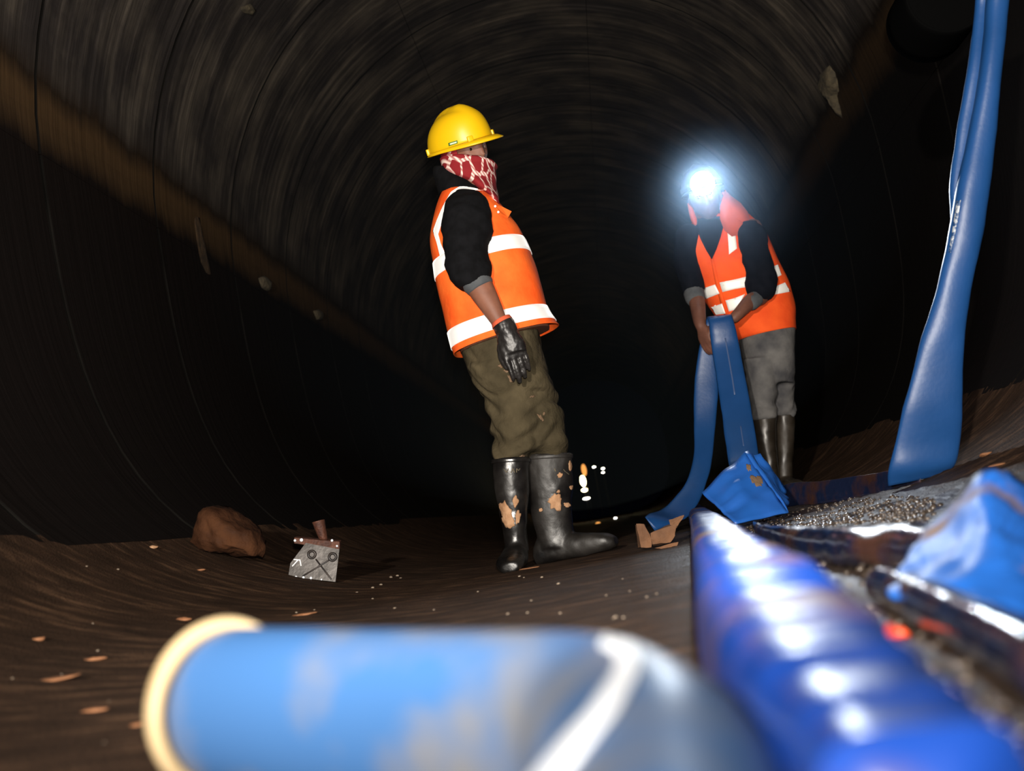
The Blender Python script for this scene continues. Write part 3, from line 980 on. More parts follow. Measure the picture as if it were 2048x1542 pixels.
for i, (bv, bt, a, b, rx, ry, ro) in enumerate(((bvB, 1, 1111, 1004, 15, 16, 0), (bvB, 1, 1134, 1010, 6, 4, .3), (bvB, 1, 1120, 950, 5, 5, 0), (bvB, 1, 1140, 932, 3.5, 10, 0), (bvB, 1, 1143, 975, 4, 4, 0), (bvB, 1, 1117, 983, 3, 3, 0),
                                              (bvA, 0, 1012, 1030, 12, 26, -.25), (bvA, 0, 1031, 1003, 6, 11, 0), (bvA, 0, 1036, 1033, 5, 14, .2), (bvA, 0, 1020, 1046, 10, 9, 0), (bvB, 1, 1082, 1020, 3, 4, 1))):
    splat('mud_patch', bv, a, b, rx, ry, M['mud'], boots[bt], i * 2.3 + .4, .0025, .003, .55, ro)
# worn pale lettering on the boot shafts: strokes still legible as V A on one, the rest worn to marks
def strokes(bv, par, segs, wd=1.0, mt='print', nm='boot_lettering'):
    b = bmesh.new()
    for (x0, y0, x1, y1) in segs:
        dx, dy = x1 - x0, y1 - y0; l = math.hypot(dx, dy); nx, ny = -dy / l * wd, dx / l * wd
        vs = [onsurf(bv, *p, .003) for p in ((x0 + nx, y0 + ny), (x1 + nx, y1 + ny), (x1 - nx, y1 - ny), (x0 - nx, y0 - ny))]
        if any(v is None for v in vs): continue
        b.faces.new([b.verts.new(v) for v in vs])
    return tag(build(nm, b, M[mt], par, solid=.001, smooth=False), None, None, None, 'stuff')
strokes(bvA, boots[0], [(1008, 938, 1013, 945), (1013, 945, 1017, 937), (1022, 946, 1026, 937), (1026, 937, 1029, 945), (1033, 937, 1033, 945), (1033, 937, 1037, 941), (1037, 941, 1040, 937)], .8, 'deposit')
strokes(bvB, boots[1], [(1109, 937, 1111, 943), (1127, 939, 1131, 944), (1132, 944, 1138, 949)], .8, 'deposit')

# scarf
sc = Loft([ps(882, 300, 925, 312, 4.43, .085), ps(881, 321, 990, 327, 4.40, .100), ps(884, 334, 991, 340, 4.40, .102), ps(888, 347, 991, 356, 4.39, .096), ps(898, 355, 991, 368, 4.385, .09), ps(925, 362, 993, 380, 4.37, .08),
           ps(950, 374, 997, 392, 4.35, .065), ps(976, 388, 998, 402, 4.32, .045), ps(986, 400, 997, 408, 4.30, .02)], 2.1)
b2 = sc.bm(44, 6, False, v0=1.0); displace(b2, .004, 22, (1, 1, 1), 4)
scarf = build('scarf', b2, M['scarf'], man, solid=.003)
# the part of the scarf wrapped over the cheek and ear
b2 = bmesh.new(); rows = []
for i in range(9):
    a = math.radians(62 + 19 * i); row = []
    for j in range(5):
        z = .048 - .020 * j
        row.append(b2.verts.new(HC1 + HR1 @ V((.089 * math.sin(a), .106 * math.cos(a), z))))
    rows.append(row)
for i in range(8):
    for j in range(4): b2.faces.new((rows[i][j], rows[i][j + 1], rows[i + 1][j + 1], rows[i + 1][j]))
build('scarf_wrap', b2, M['scarf'], scarf, solid=.003)

# hard hat
hat_c = W(922, 292, 4.40)
HUH = updir(922, 292, 17.5, -.02)
hat = hard_hat(frame(facing(922, 292, HUH, 48), HUH), hat_c, M['helmet'], man, 1.02)
dg = bpy.context.evaluated_depsgraph_get(); dg.update()
hb = bmesh.new(); hb.from_mesh(hat.data); bmesh.ops.translate(hb, verts=hb.verts[:], vec=ORIGIN[man.name]); hbv = bvh_of(hb); hb.free()
patch('sticker', hbv, [(896.5, 286), (914.5, 280.5)], [(897.5, 292.5), (915.5, 286.5)], M['green'], hat, .005, 6, 3, .001, hat_c)
patch('sticker_print', hbv, [(899, 287), (912.5, 283)], [(899.6, 290.3), (913, 286)], M['pale'], hat, .007, 6, 2, .001, hat_c)

# ------------------------------------------------------------------ worker with the headlamp
Y2 = 6.0
p2 = floorhit(1555, 985)
man2 = empty('person', (W(1555, 985, Y2).x, Y2, zf(W(1555, 985, Y2).x, Y2)), 'worker with shining headlamp, orange vest and grey jeans, holding the blue hose', 'person', 'tunnel workers')
vest2 = Loft([ps(1392, 436, 1500, 430, Y2, .07), ps(1367, 472, 1526, 458, Y2, .12), ps(1361, 505, 1540, 488, Y2, .135), ps(1372, 535, 1556, 522, Y2, .14), ps(1390, 570, 1577, 568, Y2, .14),
              ps(1412, 604, 1588, 612, Y2, .14), ps(1440, 645, 1590, 640, Y2, .14), ps(1474, 683, 1591, 658, Y2, .14)], 2.2)
b2 = vest2.bm(56, 6, False); displace(b2, .008, 8, (1, 1, .7), 6)
vb2 = bvh_of(b2)
v2 = build('safety_vest', b2, M['orange2'], man2, solid=.004)
hint2 = W(1450, 550, Y2 - .13)
for A, B in (([(1388, 451), (1378, 458), (1368, 478), (1367, 497), (1371, 522)], [(1389, 455), (1388, 464), (1384, 480), (1383, 498), (1386, 519)]),
             ([(1455, 466), (1457, 490), (1458, 509)], [(1471, 471), (1473, 488), (1474, 497)])):
    patch('reflective_strap', vb2, A, B, M['reflect2'], v2, .008, 12, 4, .002, hint2)
for A, B in (([(1400, 579), (1430, 569)], [(1411, 598), (1439, 587)]), ([(1439, 565), (1470, 559), (1494, 553), (1500, 562)], [(1445, 584), (1470, 578), (1488, 575), (1496, 574)]),
             ([(1419, 616), (1444, 607)], [(1426, 630), (1451, 627)]), ([(1451, 601), (1470, 596), (1490, 588)], [(1458, 623), (1468, 620), (1480, 606)]),
             ([(1543, 534), (1556, 529)], [(1550, 556), (1563, 550)]), ([(1550, 573), (1570, 565)], [(1545, 590), (1581, 583)])):
    patch('reflective_band', vb2, A, B, M['reflect2'], v2, .008, 8, 4, .002, hint2)
patch('vest_placket', vb2, [(1420, 514), (1431, 569), (1441, 606), (1449, 632)], [(1427, 512), (1438, 566), (1449, 603), (1457, 629)], M['orange2'], v2, .006, 10, 2, .003, hint2)
patch('shirt_front', vb2, [(1388, 436), (1392, 455), (1402, 480), (1412, 500), (1423, 518)], [(1452, 432), (1447, 452), (1441, 475), (1433, 498), (1424, 518)], M['navy'], man2, .010, 12, 8, .003, hint2)
# body
HC2 = W(1410, 397, 5.93)
HR2 = frame(V((-.10, -1, -.08)), V((-.10, -.12, 1)))
body = bmesh.new(); head(body, HC2, HR2)
Loft([ps(1388, 415, 1436, 412, 5.97, .05), ps(1392, 440, 1450, 440, 5.98, .06), ps(1395, 470, 1480, 465, 5.99, .08)]).bm(22, 4, True, body)
vest2.bm(36, 3, True, body, scale=.85)
jA = [ps(1498, 690, 1548, 680, 5.97, .05), ps(1500, 740, 1550, 740, 5.95, .06), ps(1499, 800, 1551, 800, 5.94, .07), ps(1505, 850, 1549, 850, 5.95, .05), ps(1522, 930, 1553, 930, 5.96, .042), ps(1528, 965, 1556, 965, 5.96, .04)]
jB = [ps(1530, 680, 1580, 668, 6.05, .05), ps(1536, 740, 1586, 740, 6.06, .085), ps(1542, 800, 1586, 800, 6.06, .07), ps(1546, 850, 1585, 850, 6.06, .05), ps(1551, 930, 1582, 930, 6.06, .042), ps(1553, 965, 1582, 965, 6.06, .04)]
Loft(jA).bm(20, 3, True, body, scale=.85); Loft(jB).bm(20, 3, True, body, scale=.85)
# his left arm (right in view): elbow out, forearm back in to the hose
def limb(segs): return Loft(segs)
fa = [W(1505, 455, 5.88), W(1512, 510, 5.84), W(1522, 565, 5.82), W(1523, 592, 5.80), W(1502, 602, 5.74), W(1482, 622, 5.70), W(1468, 636, 5.69)]
tube(body, fa, [.05, .048, .044, .040, .038, .030, .026], 14, 4)
HLd = W(1425, 648, 5.69) - W(1466, 638, 5.69)
hand(body, W(1466, 638, 5.695), frame(HLd, V((.1, -.35, 1))), .92, -1, (20, 42, 38), .02, (.8, .5, -.5))
# his right arm (left in view)
ra = [W(1376, 468, 5.93), W(1372, 520, 5.93), W(1388, 580, 5.86), W(1394, 604, 5.82), W(1399, 640, 5.74), W(1402, 654, 5.72)]
tube(body, ra, [.05, .048, .042, .040, .032, .026], 14, 4)
HRd = W(1413, 686, 5.70) - W(1402, 652, 5.72)
hand(body, W(1402, 652, 5.72), frame(HRd, V((-.75, -.65, 0))), .92, 1, (14, 26, 22), .02, (.75, .6, -.35))
for (a, Yq, dd) in ((1541, 5.96, V((-.35, -1, 0))), (1568, 6.06, V((.2, -1, 0)))):
    q = W(a, 970, Yq); q.z = zf(q.x, q.y) + .045
    tube(body, [q, q + dd.normalized() * .12], [.036, .03], 10, 3)
body = remesh(body, .0065, 2)
build('body', body, M['skin2'], man2)
for sd in (-1, 1):
    ec = HC2 + HR2 @ V((sd * .030, .0745, .003))
    b2 = bmesh.new(); ball(b2, ec, .0115, 1.15, 1, .8, 12, HR2); e = build('eye', b2, M['eyew'], man2)
    b2 = bmesh.new(); ball(b2, ec + HR2 @ V((0, .008, 0)), .006); build('iris', b2, M['iris'], e)
# dark shirt: sleeves and cuffs
b2 = bmesh.new()
S2 = Loft([ps(1482, 446, 1516, 444, 5.88, .045), ps(1475, 470, 1531, 466, 5.84, .062), ps(1482, 510, 1540, 505, 5.82, .064), ps(1491, 545, 1552, 545, 5.80, .064), ps(1491, 575, 1554, 576, 5.79, .060), ps(1499, 592, 1542, 596, 5.78, .05), ps(1508, 600, 1526, 604, 5.775, .03)], 2.1)
S2.bm(32, 5, True, b2); displace(b2, .009, 15, (1, 1, 1.3), 3)
shirt = build('sleeve', b2, M['navy'], man2)
b2 = bmesh.new(); tube(b2, [W(1511, 598, 5.76), W(1502, 606, 5.73)], [.040, .038], 16, 4); build('cuff', b2, M['cuff'], shirt)
b2 = bmesh.new(); tube(b2, [ra[0], ra[1], ra[2]], [.062, .062, .056], 18, 5); displace(b2, .006, 15)
shirt2 = build('sleeve', b2, M['navy'], man2)
b2 = bmesh.new(); tube(b2, [W(1388, 586, 5.855), W(1391, 597, 5.835)], [.052, .050], 16, 4); build('cuff', b2, M['cuff'], shirt2)
# orange hood: folded down at one side of the neck, thin edge at the other
b2 = bmesh.new()
hood = [(1449, 384), (1458, 398), (1478, 411), (1491, 428), (1495, 440), (1493, 452), (1486, 446), (1481, 450), (1489, 460), (1478, 469), (1463, 473), (1450, 461), (1443, 440), (1443, 415)]
cen = b2.verts.new(W(1466, 436, 5.872))
ring = [b2.verts.new(W(a, b, 5.88)) for a, b in hood]
mid = [b2.verts.new(W(a * .45 + 1466 * .55, b * .45 + 436 * .55, 5.869)) for a, b in hood]
for i in range(len(hood)):
    k = (i + 1) % len(hood)
    b2.faces.new((ring[i], ring[k], mid[k], mid[i])); b2.faces.new((mid[i], mid[k], cen))
hd = build('hood', b2, M['orange_dull'], man2, solid=.03, solid_off=-1)
b2 = bmesh.new(); tube(b2, [W(1378, 408, 5.95), W(1383, 424, 5.93), W(1388, 440, 5.93), W(1391, 448, 5.92)], [.008, .014, .016, .008], 10, 4); build('hood_edge', b2, M['orange_dull'], hd)
b2 = bmesh.new(); tube(b2, [W(1446, 386, 5.93), W(1452, 392, 5.90), W(1460, 402, 5.88)], [.008, .012, .008], 10, 4); build('hood_edge', b2, M['orange_dull'], hd)
# jeans and boots
b2 = bmesh.new()
Loft([ps(1478, 668, 1590, 650, 6.0, .13), ps(1482, 700, 1589, 690, 6.0, .145), ps(1492, 745, 1589, 742, 6.0, .14), ps(1497, 770, 1589, 768, 6.0, .12)], 2.3).bm(36, 4, True, b2)
Loft([ps(1485, 720, 1552, 715, 5.94, .10), ps(1495, 765, 1553, 765, 5.94, .095), ps(1497, 800, 1553, 800, 5.94, .09), ps(1502, 822, 1554, 822, 5.95, .085), ps(1505, 838, 1553, 836, 5.95, .075)], 2.2).bm(28, 5, True, b2)
Loft([ps(1532, 715, 1589, 710, 6.06, .10), ps(1538, 765, 1588, 765, 6.06, .095), ps(1542, 800, 1588, 800, 6.06, .09), ps(1544, 820, 1591, 820, 6.06, .085), ps(1546, 836, 1589, 834, 6.06, .075)], 2.2).bm(28, 5, True, b2)
b2 = remesh(b2, .010, 1); folds(b2, W(1540, 830, Y2).z, W(1540, 720, Y2).z, .014, Y2)
build('jeans', b2, M['jeans'], man2)
for Yb, e0, e1, e2, e3, dd in ((5.95, (1504, 832, 1553, 830), (1508, 880, 1552, 880), (1522, 930, 1556, 930), (1526, 968, 1558, 968), V((-.35, -1, 0))),
                               (6.06, (1546, 830, 1590, 828), (1548, 880, 1588, 880), (1550, 930, 1585, 930), (1551, 968, 1585, 968), V((.2, -1, 0)))):
    q0 = W((e3[0] + e3[2]) / 2, 968, Yb); zq = zf(q0.x, q0.y); d = dd.normalized(); x = V((-d.y, d.x, 0))
    ft = [(V((q0.x, q0.y, zq)) + d * ds + V((0, 0, zt / 2)), x * hw, V((0, 0, zt / 2))) for ds, hw, zt in ((-.05, .03, .08), (0, .043, .11), (.07, .046, .09), (.14, .05, .075), (.19, .045, .06), (.22, .028, .04))]
    zq_ = ps(*e3, Yb, .05); low = (V((zq_[0].x, zq_[0].y, zq + .06)), zq_[1], zq_[2])
    b2 = boot([ps(*e0, Yb, .07), ps(*e1, Yb, .066), ps(*e2, Yb, .055), low], ft)
    displace(b2, .003, 16)
    build('rubber_boot', b2, M['rubber2'], man2)
# dark helmet and the lit lamp strapped on its front
hat2 = hard_hat(HR2, HC2 + HR2 @ V((0, -.005, .038)), M['helmet2'], man2, .94)
LC = W(1405, 367, 5.79)
lamp_dir = (V((0.03, 0.0, 0.05)) - LC).normalized()
b2 = bmesh.new()
bmesh.ops.create_cone(b2, cap_ends=True, segments=32, radius1=.052, radius2=.061, depth=.045, matrix=Matrix.Translation(LC - lamp_dir * .026) @ lamp_dir.to_track_quat('Z', 'Y').to_matrix().to_4x4())
hl = build('headlamp', b2, M['lampcase'], man2, bevel=.003)
b2 = bmesh.new()
bmesh.ops.create_uvsphere(b2, u_segments=28, v_segments=12, radius=.058, matrix=Matrix.Translation(LC) @ lamp_dir.to_track_quat('Z', 'Y').to_matrix().to_4x4() @ Matrix.Diagonal((1, 1, .35, 1)))
build('lamp_lens', b2, M['lamp'], hl)
b2 = bmesh.new()
for i in range(25):
    a = 2 * math.pi * i / 24
    for z in (.004, .026):
        b2.verts.new(HC2 + HR2 @ V((.106 * math.sin(a), -.005 + .128 * math.cos(a), .050 + z)))
b2.verts.ensure_lookup_table()
for i in range(24): b2.faces.new((b2.verts[i * 2], b2.verts[i * 2 + 1], b2.verts[i * 2 + 3], b2.verts[i * 2 + 2]))
build('lamp_strap', b2, M['lampcase'], hl, solid=.003)
spot('headlamp_beam', LC + lamp_dir * .03, V((.62, 1.2, 0)), 150, 56, .9, .03, (.80, .90, 1.0))

# ================================================================== HOSES
def ribbon(secs, k=20, m=6, exp=2.6, amp=0.0, sc_=12, bm=None, cap=True):
    b = Loft(secs, exp).bm(k, m, cap, bm)
    if amp: displace(b, amp, sc_)
    return b

# lay-flat hose folded over the second worker's hands: front drop and back drop in one length
root = empty('blue_hose', tuple(floorhit(1500, 1040)), 'blue lay-flat hose folded over the hands of the worker with the headlamp', 'hose')
yA, yB = 5.62, 5.74
b2 = ribbon([ps(1458, 935, 1522, 925, 5.2, .012), ps(1455, 915, 1517, 905, 5.3, .012), ps(1445, 840, 1505, 830, 5.45, .012), ps(1435, 770, 1492, 760, 5.55, .014), ps(1424, 700, 1479, 692, yA, .016), ps(1419, 660, 1471, 655, yA, .018), ps(1416, 641, 1465, 634, yA + .01, .02),
             ps(1414, 634, 1462, 629, yA + .05, .02), ps(1412, 640, 1455, 636, yB, .016), ps(1405, 665, 1443, 662, yB + .02, .014), ps(1398, 700, 1435, 698, yB + .03, .013), ps(1388, 770, 1437, 768, yB + .03, .012), ps(1388, 850, 1431, 848, yB, .012),
             ps(1387, 915, 1424, 918, yB - .1, .012), ps(1374, 960, 1412, 968, yB - .2, .012), ps(1350, 995, 1395, 1008, yB - .3, .014), ps(1322, 1020, 1375, 1034, yB - .4, .016), ps(1300, 1026, 1350, 1046, yB - .5, .018), ps(1290, 1034, 1310, 1062, yB - .55, .018)], 18, 6, 2.8, .003, 10)
hb_ = bvh_of(b2)
build('held_length', b2, M['hose'], root)
for A, B in (([(1449, 676), (1456, 716), (1463, 756), (1468, 790)], [(1451.5, 676), (1459, 716), (1466, 756), (1471, 789)]), ([(1480, 852), (1486, 892)], [(1482.5, 852), (1488.5, 892)])):
    patch('print_and_highlight_line', hb_, A, B, M['print'], root, .003, 12, 1, .0005, W(1460, 740, 5.55))

# standing folded hose end in front of him
Tt, Lf_, Bt, Rt = W(1489, 905, 4.02), W(1404, 986, 3.95), W(1470, 1048, 3.78), W(1576, 1026, 3.86)
T2, R2 = W(1522, 913, 4.10), W(1574, 982, 4.08)
b2 = bmesh.new()
def quadgrid(b, A, B, C, D, n=10, bulge=0.0, wr=.006, seed=0.0):
    rows = []
    nrm = (C - A).cross(D - B).normalized()
    if nrm.y > 0: nrm = -nrm
    for i in range(n + 1):
        row = []
        for j in range(n + 1):
            u, v = i / n, j / n
            p = (A * (1 - u) + B * u) * (1 - v) + (D * (1 - u) + C * u) * v
            p = p + nrm * (bulge * math.sin(math.pi * u) * math.sin(math.pi * v) + wr * noise.noise(V((u * 3 + seed, v * 3, seed))) + wr * .7 * noise.noise(V((u * 7 + seed, v * 2, seed))))
            row.append(b.verts.new(p))
        rows.append(row)
    for i in range(n):
        for j in range(n): b.faces.new((rows[i][j], rows[i + 1][j], rows[i + 1][j + 1], rows[i][j + 1]))
quadgrid(b2, Tt, Rt, Bt, Lf_, 16, .012, .013, 1)
quadgrid(b2, Tt, T2, R2, Rt, 14, -.004, .014, 4)
quadgrid(b2, T2, Tt + V((0, .09, -.01)), Lf_ + V((.02, .14, -.01)), R2 + V((-.02, .1, -.04)), 10, .0, .006, 7)
bmesh.ops.remove_doubles(b2, verts=b2.verts[:], dist=.0005)
b2v = bvh_of(b2)
fh = build('folded_hose_end', b2, M['hose_bright'], None, solid=.006)
tag(fh, 'pointed folded end of bright blue hose standing up before the headlamp worker', 'hose')
for i, (a, b, rx, ry, ro) in enumerate(((1497, 935, 5, 9, -.4), (1515, 962, 8, 16, -.6), (1504, 958, 4, 9, -.3))):
    splat('mud_smear', b2v, a, b, rx, ry, M['dustmud'], fh, i + 5.2, .007, .001, .6, ro)

# hose hanging at the right, its foot running left along the ground
root = empty('hanging_blue_hose', tuple(floorhit(1850, 960)), 'tall blue lay-flat hose hanging down at the right and running left along the ground', 'hose')
yT, yF = 3.45, 3.62
SEC = [ps(1975, -60, 2026, -60, 3.40, .035), ps(1972, 0, 2018, 0, yT, .035), ps(1960, 130, 2005, 130, yT, .035), ps(1938, 259, 1992, 262, yT + .02, .034), ps(1912, 389, 1979, 375, yT + .04, .034), ps(1894, 480, 1961, 486, yT + .06, .03),
       ps(1874, 575, 1943, 580, yT + .08, .026), ps(1843, 674, 1928, 681, yT + .10, .022), ps(1811, 798, 1925, 798, yT + .13, .018), ps(1787, 895, 1921, 868, yF, .018), ps(1776, 940, 1912, 925, yF + .02, .022), ps(1776, 972, 1893, 948, yF + .06, .024)]
b2 = ribbon(SEC, 26, 6, 2.4, .004, 8)
hb_ = bvh_of(b2)
build('hanging_length', b2, M['hose'], root)
b2 = ribbon([ps(1950, -60, 1990, -60, 3.44, .02), ps(1950, 0, 1986, 0, 3.50, .02), ps(1936, 130, 1972, 130, 3.50, .02), ps(1914, 259, 1955, 259, 3.52, .018), ps(1901, 360, 1935, 360, 3.53, .016), ps(1901, 420, 1918, 420, 3.53, .012), ps(1903, 455, 1910, 452, 3.53, .006)], 18, 6, 2.4, .003, 8)
build('folded_edge', b2, M['hose'], root)
b2 = ribbon([ps(1500 + 20, 1000, 1520, 1040, 4.75, .025), ps(1575, 968, 1577, 1014, 4.6, .03), ps(1640, 962, 1643, 1008, 4.35, .03), ps(1710, 952, 1714, 998, 4.1, .03), ps(1775, 942, 1782, 985, 3.85, .03), ps(1830, 930, 1840, 975, 3.68, .028)], 22, 8, 2.3, .002, 14)
build('ground_length', b2, M['hose_dark'], root)
patch('print_and_highlight_line', hb_, [(1913, 402), (1906, 450), (1897, 505)], [(1922, 400), (1914, 450), (1902, 505)], M['hosehighlight'], root, .004, 14, 1, .0005, W(1920, 450, 3.45))  # highlight on the hanging hose, painted on as a pale ragged streak

# fat hose lying towards the camera
pix = [(1384, 1016, .040), (1404, 1044, .046), (1432, 1092, .048), (1463, 1150, .048), (1496, 1200, .049), (1525, 1250, .050), (1557, 1300, .0475), (1590, 1350, .046), (1626, 1400, .0445), (1685, 1470, .041), (1750, 1542, .038), (1860, 1660, .036)]
path = []; rad = []
for a, b, r in pix:
    d = ray(a, b); t = .2
    while t < 9:
        p = CAM + d * t
        if p.z <= prof(p.x) + r * .93: break
        t *= 1.003
    path.append(p); rad.append(r)
def ripples(p, v, th):
    ph = p.y * 2 * math.pi / .075 + .9 * math.sin(th) + 3.0 * noise.noise(V((p.x * 5, p.y * 5, 3.3)))
    w = max(0.0, math.sin(ph)) ** 1.6 - .4
    w += .7 * noise.noise(V((p.x * 12, p.y * 36, p.z * 9)))
    return p + V((.0012 * w, 0, .0036 * w))
secs = []
for i, p in enumerate(path):
    t = (path[min(i + 1, len(path) - 1)] - path[max(i - 1, 0)]); t.z = 0; t.normalize()
    w = V((t.y, -t.x, 0)); up = V((-.10 * w.x, -.10 * w.y, 1))
    if w.x < 0: w = -w
    secs.append((p, (w + V((0, 0, -.05))) * rad[i] * .95, up * rad[i] * .94))
b2 = Loft(secs, 3.8).bm(64, 70, True, fn=ripples)
o = build('wet_blue_hose', b2, M['hose_mud'], None)
tag(o, 'fat wet blue hose with wrinkled muddy skin running from the folded end towards the camera', 'hose')

# flattened dark hose lying across the ground behind it
root_pts = [(1512, 1080, 1516, 1096), (1525, 1062, 1540, 1112), (1570, 1050, 1590, 1126), (1630, 1046, 1645, 1136), (1690, 1048, 1705, 1144), (1760, 1054, 1775, 1150), (1840, 1066, 1850, 1158), (1950, 1085, 1960, 1180)]
secs = []
for (a, b, c, d) in root_pts:
    q = floorhit(c, d); far = q + V((0.02, .0, 0)); Yq = q.y
    top = floorhit(a, b)
    cc = (q + top) / 2; wv = (top - q) / 2
    if wv.length > .13: wv = wv.normalized() * .13; cc = q + wv
    secs.append((cc + V((0, 0, .026)), wv, V((0, 0, .030))))
b2 = Loft(secs, 2.3).bm(26, 8, True); displace(b2, .005, 16)
o = build('flattened_hose', b2, M['hose_dark'], None)
tag(o, 'flattened dark wet hose lying crosswise with bright reflections, ending beside the fat blue hose', 'hose')

# bright crumpled hose at the right edge
crv = {'tipL': (1768, 1196, 1.12), 'a': (1800, 1140, 1.22), 'b': (1852, 1058, 1.34), 'c': (1905, 1000, 1.36), 'pk': (1966, 944, 1.34), 'pk2': (2010, 940, 1.38), 'e': (2075, 985, 1.40),
       'm1': (1860, 1135, 1.18), 'm2': (1935, 1085, 1.17), 'm3': (2022, 1040, 1.22), 'm4': (1985, 1060, 1.15), 'n1': (1835, 1175, 1.10), 'n2': (1930, 1165, 1.05), 'n3': (2020, 1150, 1.05), 'n4': (2110, 1120, 1.10),
       'k1': (1880, 1205, 1.04), 'k2': (1970, 1235, .99), 'k3': (2070, 1262, .96), 'k4': (2140, 1240, 1.0), 'f': (2110, 1040, 1.34)}
b2 = bmesh.new(); vv = {k: b2.verts.new(W(*v)) for k, v in crv.items()}
for f in (('tipL', 'a', 'n1'), ('a', 'm1', 'n1'), ('a', 'b', 'm1'), ('b', 'c', 'm2', 'm1'), ('c', 'pk', 'm2'), ('pk', 'm4', 'm2'), ('pk', 'm3', 'm4'), ('pk', 'pk2', 'm3'), ('pk2', 'e', 'm3'), ('e', 'f', 'm3'), ('m1', 'm2', 'n2', 'n1'), ('m2', 'm4', 'n2'),
          ('m4', 'n3', 'n2'), ('m4', 'm3', 'n3'), ('m3', 'f', 'n4', 'n3'), ('n1', 'n2', 'k1'), ('tipL', 'n1', 'k1'), ('n2', 'k2', 'k1'), ('n2', 'n3', 'k2'), ('n3', 'k3', 'k2'), ('n3', 'n4', 'k4', 'k3')):
    b2.faces.new([vv[k] for k in f])
bmesh.ops.triangulate(b2, faces=b2.faces[:])
bmesh.ops.subdivide_edges(b2, edges=b2.edges[:], cuts=5, use_grid_fill=True)
for _ in range(2): bmesh.ops.smooth_vert(b2, verts=b2.verts[:], factor=.5, use_axis_x=True, use_axis_y=True, use_axis_z=True)
displace(b2, .007, 22)
bmesh.ops.recalc_face_normals(b2, faces=b2.faces[:])
o = build('crumpled_hose', b2, M['hose_dirty'], None, solid=.006)
tag(o, 'bright blue crumpled hose with mud stains humped at the right edge', 'hose')

# dark round hose in front of the crumple
pth = [floorhit(a, b) + V((0, 0, .018)) for a, b in ((1775, 1205), (1805, 1218), (1860, 1248), (1930, 1290), (2010, 1335), (2120, 1400))]
def rip2(r, i, n, a, p): return r * (1 + .07 * noise.noise(V((p.x * 40, p.y * 40, 1))))
b2 = tube(bmesh.new(), pth, [.020, .022, .022, .021, .021, .021], 24, 14, rip2)
o = build('dark_hose', b2, M['hose_dark'], None)
tag(o, 'dark wet hose with a glaring white streak at the lower right edge', 'hose')

# foreground scuffed pipe with cream rim, close to the lens
root = empty('blue_pipe', (-.15, .68, 0.0), 'blurred scuffed blue pipe with cream rim lying across the bottom foreground', 'pipe')
ax = [W(470, 1412, .80), W(640, 1428, .745), W(900, 1445, .68), (W(1170, 1468, .615)), W(1262, 1515, .555), W(1320, 1610, .49), W(1345, 1760, .43), W(1362, 2020, .36)]
rd = [.0515, .0515, .0505, .049, .048, .049, .048, .048]
secs = []
for i, p in enumerate(ax):
    t = (ax[min(i + 1, len(ax) - 1)] - ax[max(i - 1, 0)]).normalized()
    w = t.cross(V((0, 0, 1))).normalized(); u = w.cross(t).normalized()
    secs.append((p, w * rd[i], u * rd[i]))
b2 = Loft(secs).bm(48, 12, True, fn=lambda p, v, th: p + V((0, 0, .0012 * noise.noise(p * 14))))
pbv = bvh_of(b2)
build('pipe_body', b2, M['pipe'], root)
d0 = (ax[0] - ax[1]).normalized()
def ring_obj(c, d, R, r, name, mt):
    b = bmesh.new(); x = d.orthogonal().normalized(); y = d.cross(x); rows = []
    for i in range(48):
        a = 2 * math.pi * i / 48; e = x * math.cos(a) + y * math.sin(a)
        rows.append([b.verts.new(c + e * (R + r * math.cos(t)) + d * (r * 1.3 * math.sin(t))) for t in [2 * math.pi * k / 10 for k in range(10)]])
    for i in range(48):
        for k in range(10): b.faces.new((rows[i][k], rows[(i + 1) % 48][k], rows[(i + 1) % 48][(k + 1) % 10], rows[i][(k + 1) % 10]))
    return build(name, b, M[mt], root)
ring_obj(ax[0] + d0 * .012, d0, .0525, .0058, 'cream_rim', 'cream')
# inside face of the open end
b2 = bmesh.new(); bmesh.ops.create_circle(b2, cap_ends=True, segments=40, radius=.049, matrix=Matrix.Translation(ax[0] + d0 * .003) @ d0.to_track_quat('Z', 'Y').to_matrix().to_4x4())
build('end_cap', b2, M['darksteel'], root, solid=.003)
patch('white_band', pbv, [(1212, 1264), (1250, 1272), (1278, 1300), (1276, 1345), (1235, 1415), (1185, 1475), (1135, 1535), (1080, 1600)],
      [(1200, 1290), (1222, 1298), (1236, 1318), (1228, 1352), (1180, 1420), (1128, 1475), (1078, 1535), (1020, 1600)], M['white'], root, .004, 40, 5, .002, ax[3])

# ================================================================== SMALL THINGS
def lump(c, r, sx, sy, sz, seed, amp=.35, sub=3, fn=None):
    b = bmesh.new()
    bmesh.ops.create_icosphere(b, subdivisions=sub, radius=1)
    for v in b.verts:
        q = v.co.copy()
        k = 1 + amp * noise.noise(q * 1.1 + V((seed, seed * 2, 0))) + amp * .4 * noise.noise(q * 3 + V((seed, 0, 0)))
        q = q * k
        if fn: q = fn(q)
        v.co = V(c) + V((q.x * sx, q.y * sy, q.z * sz)) * r
    return b

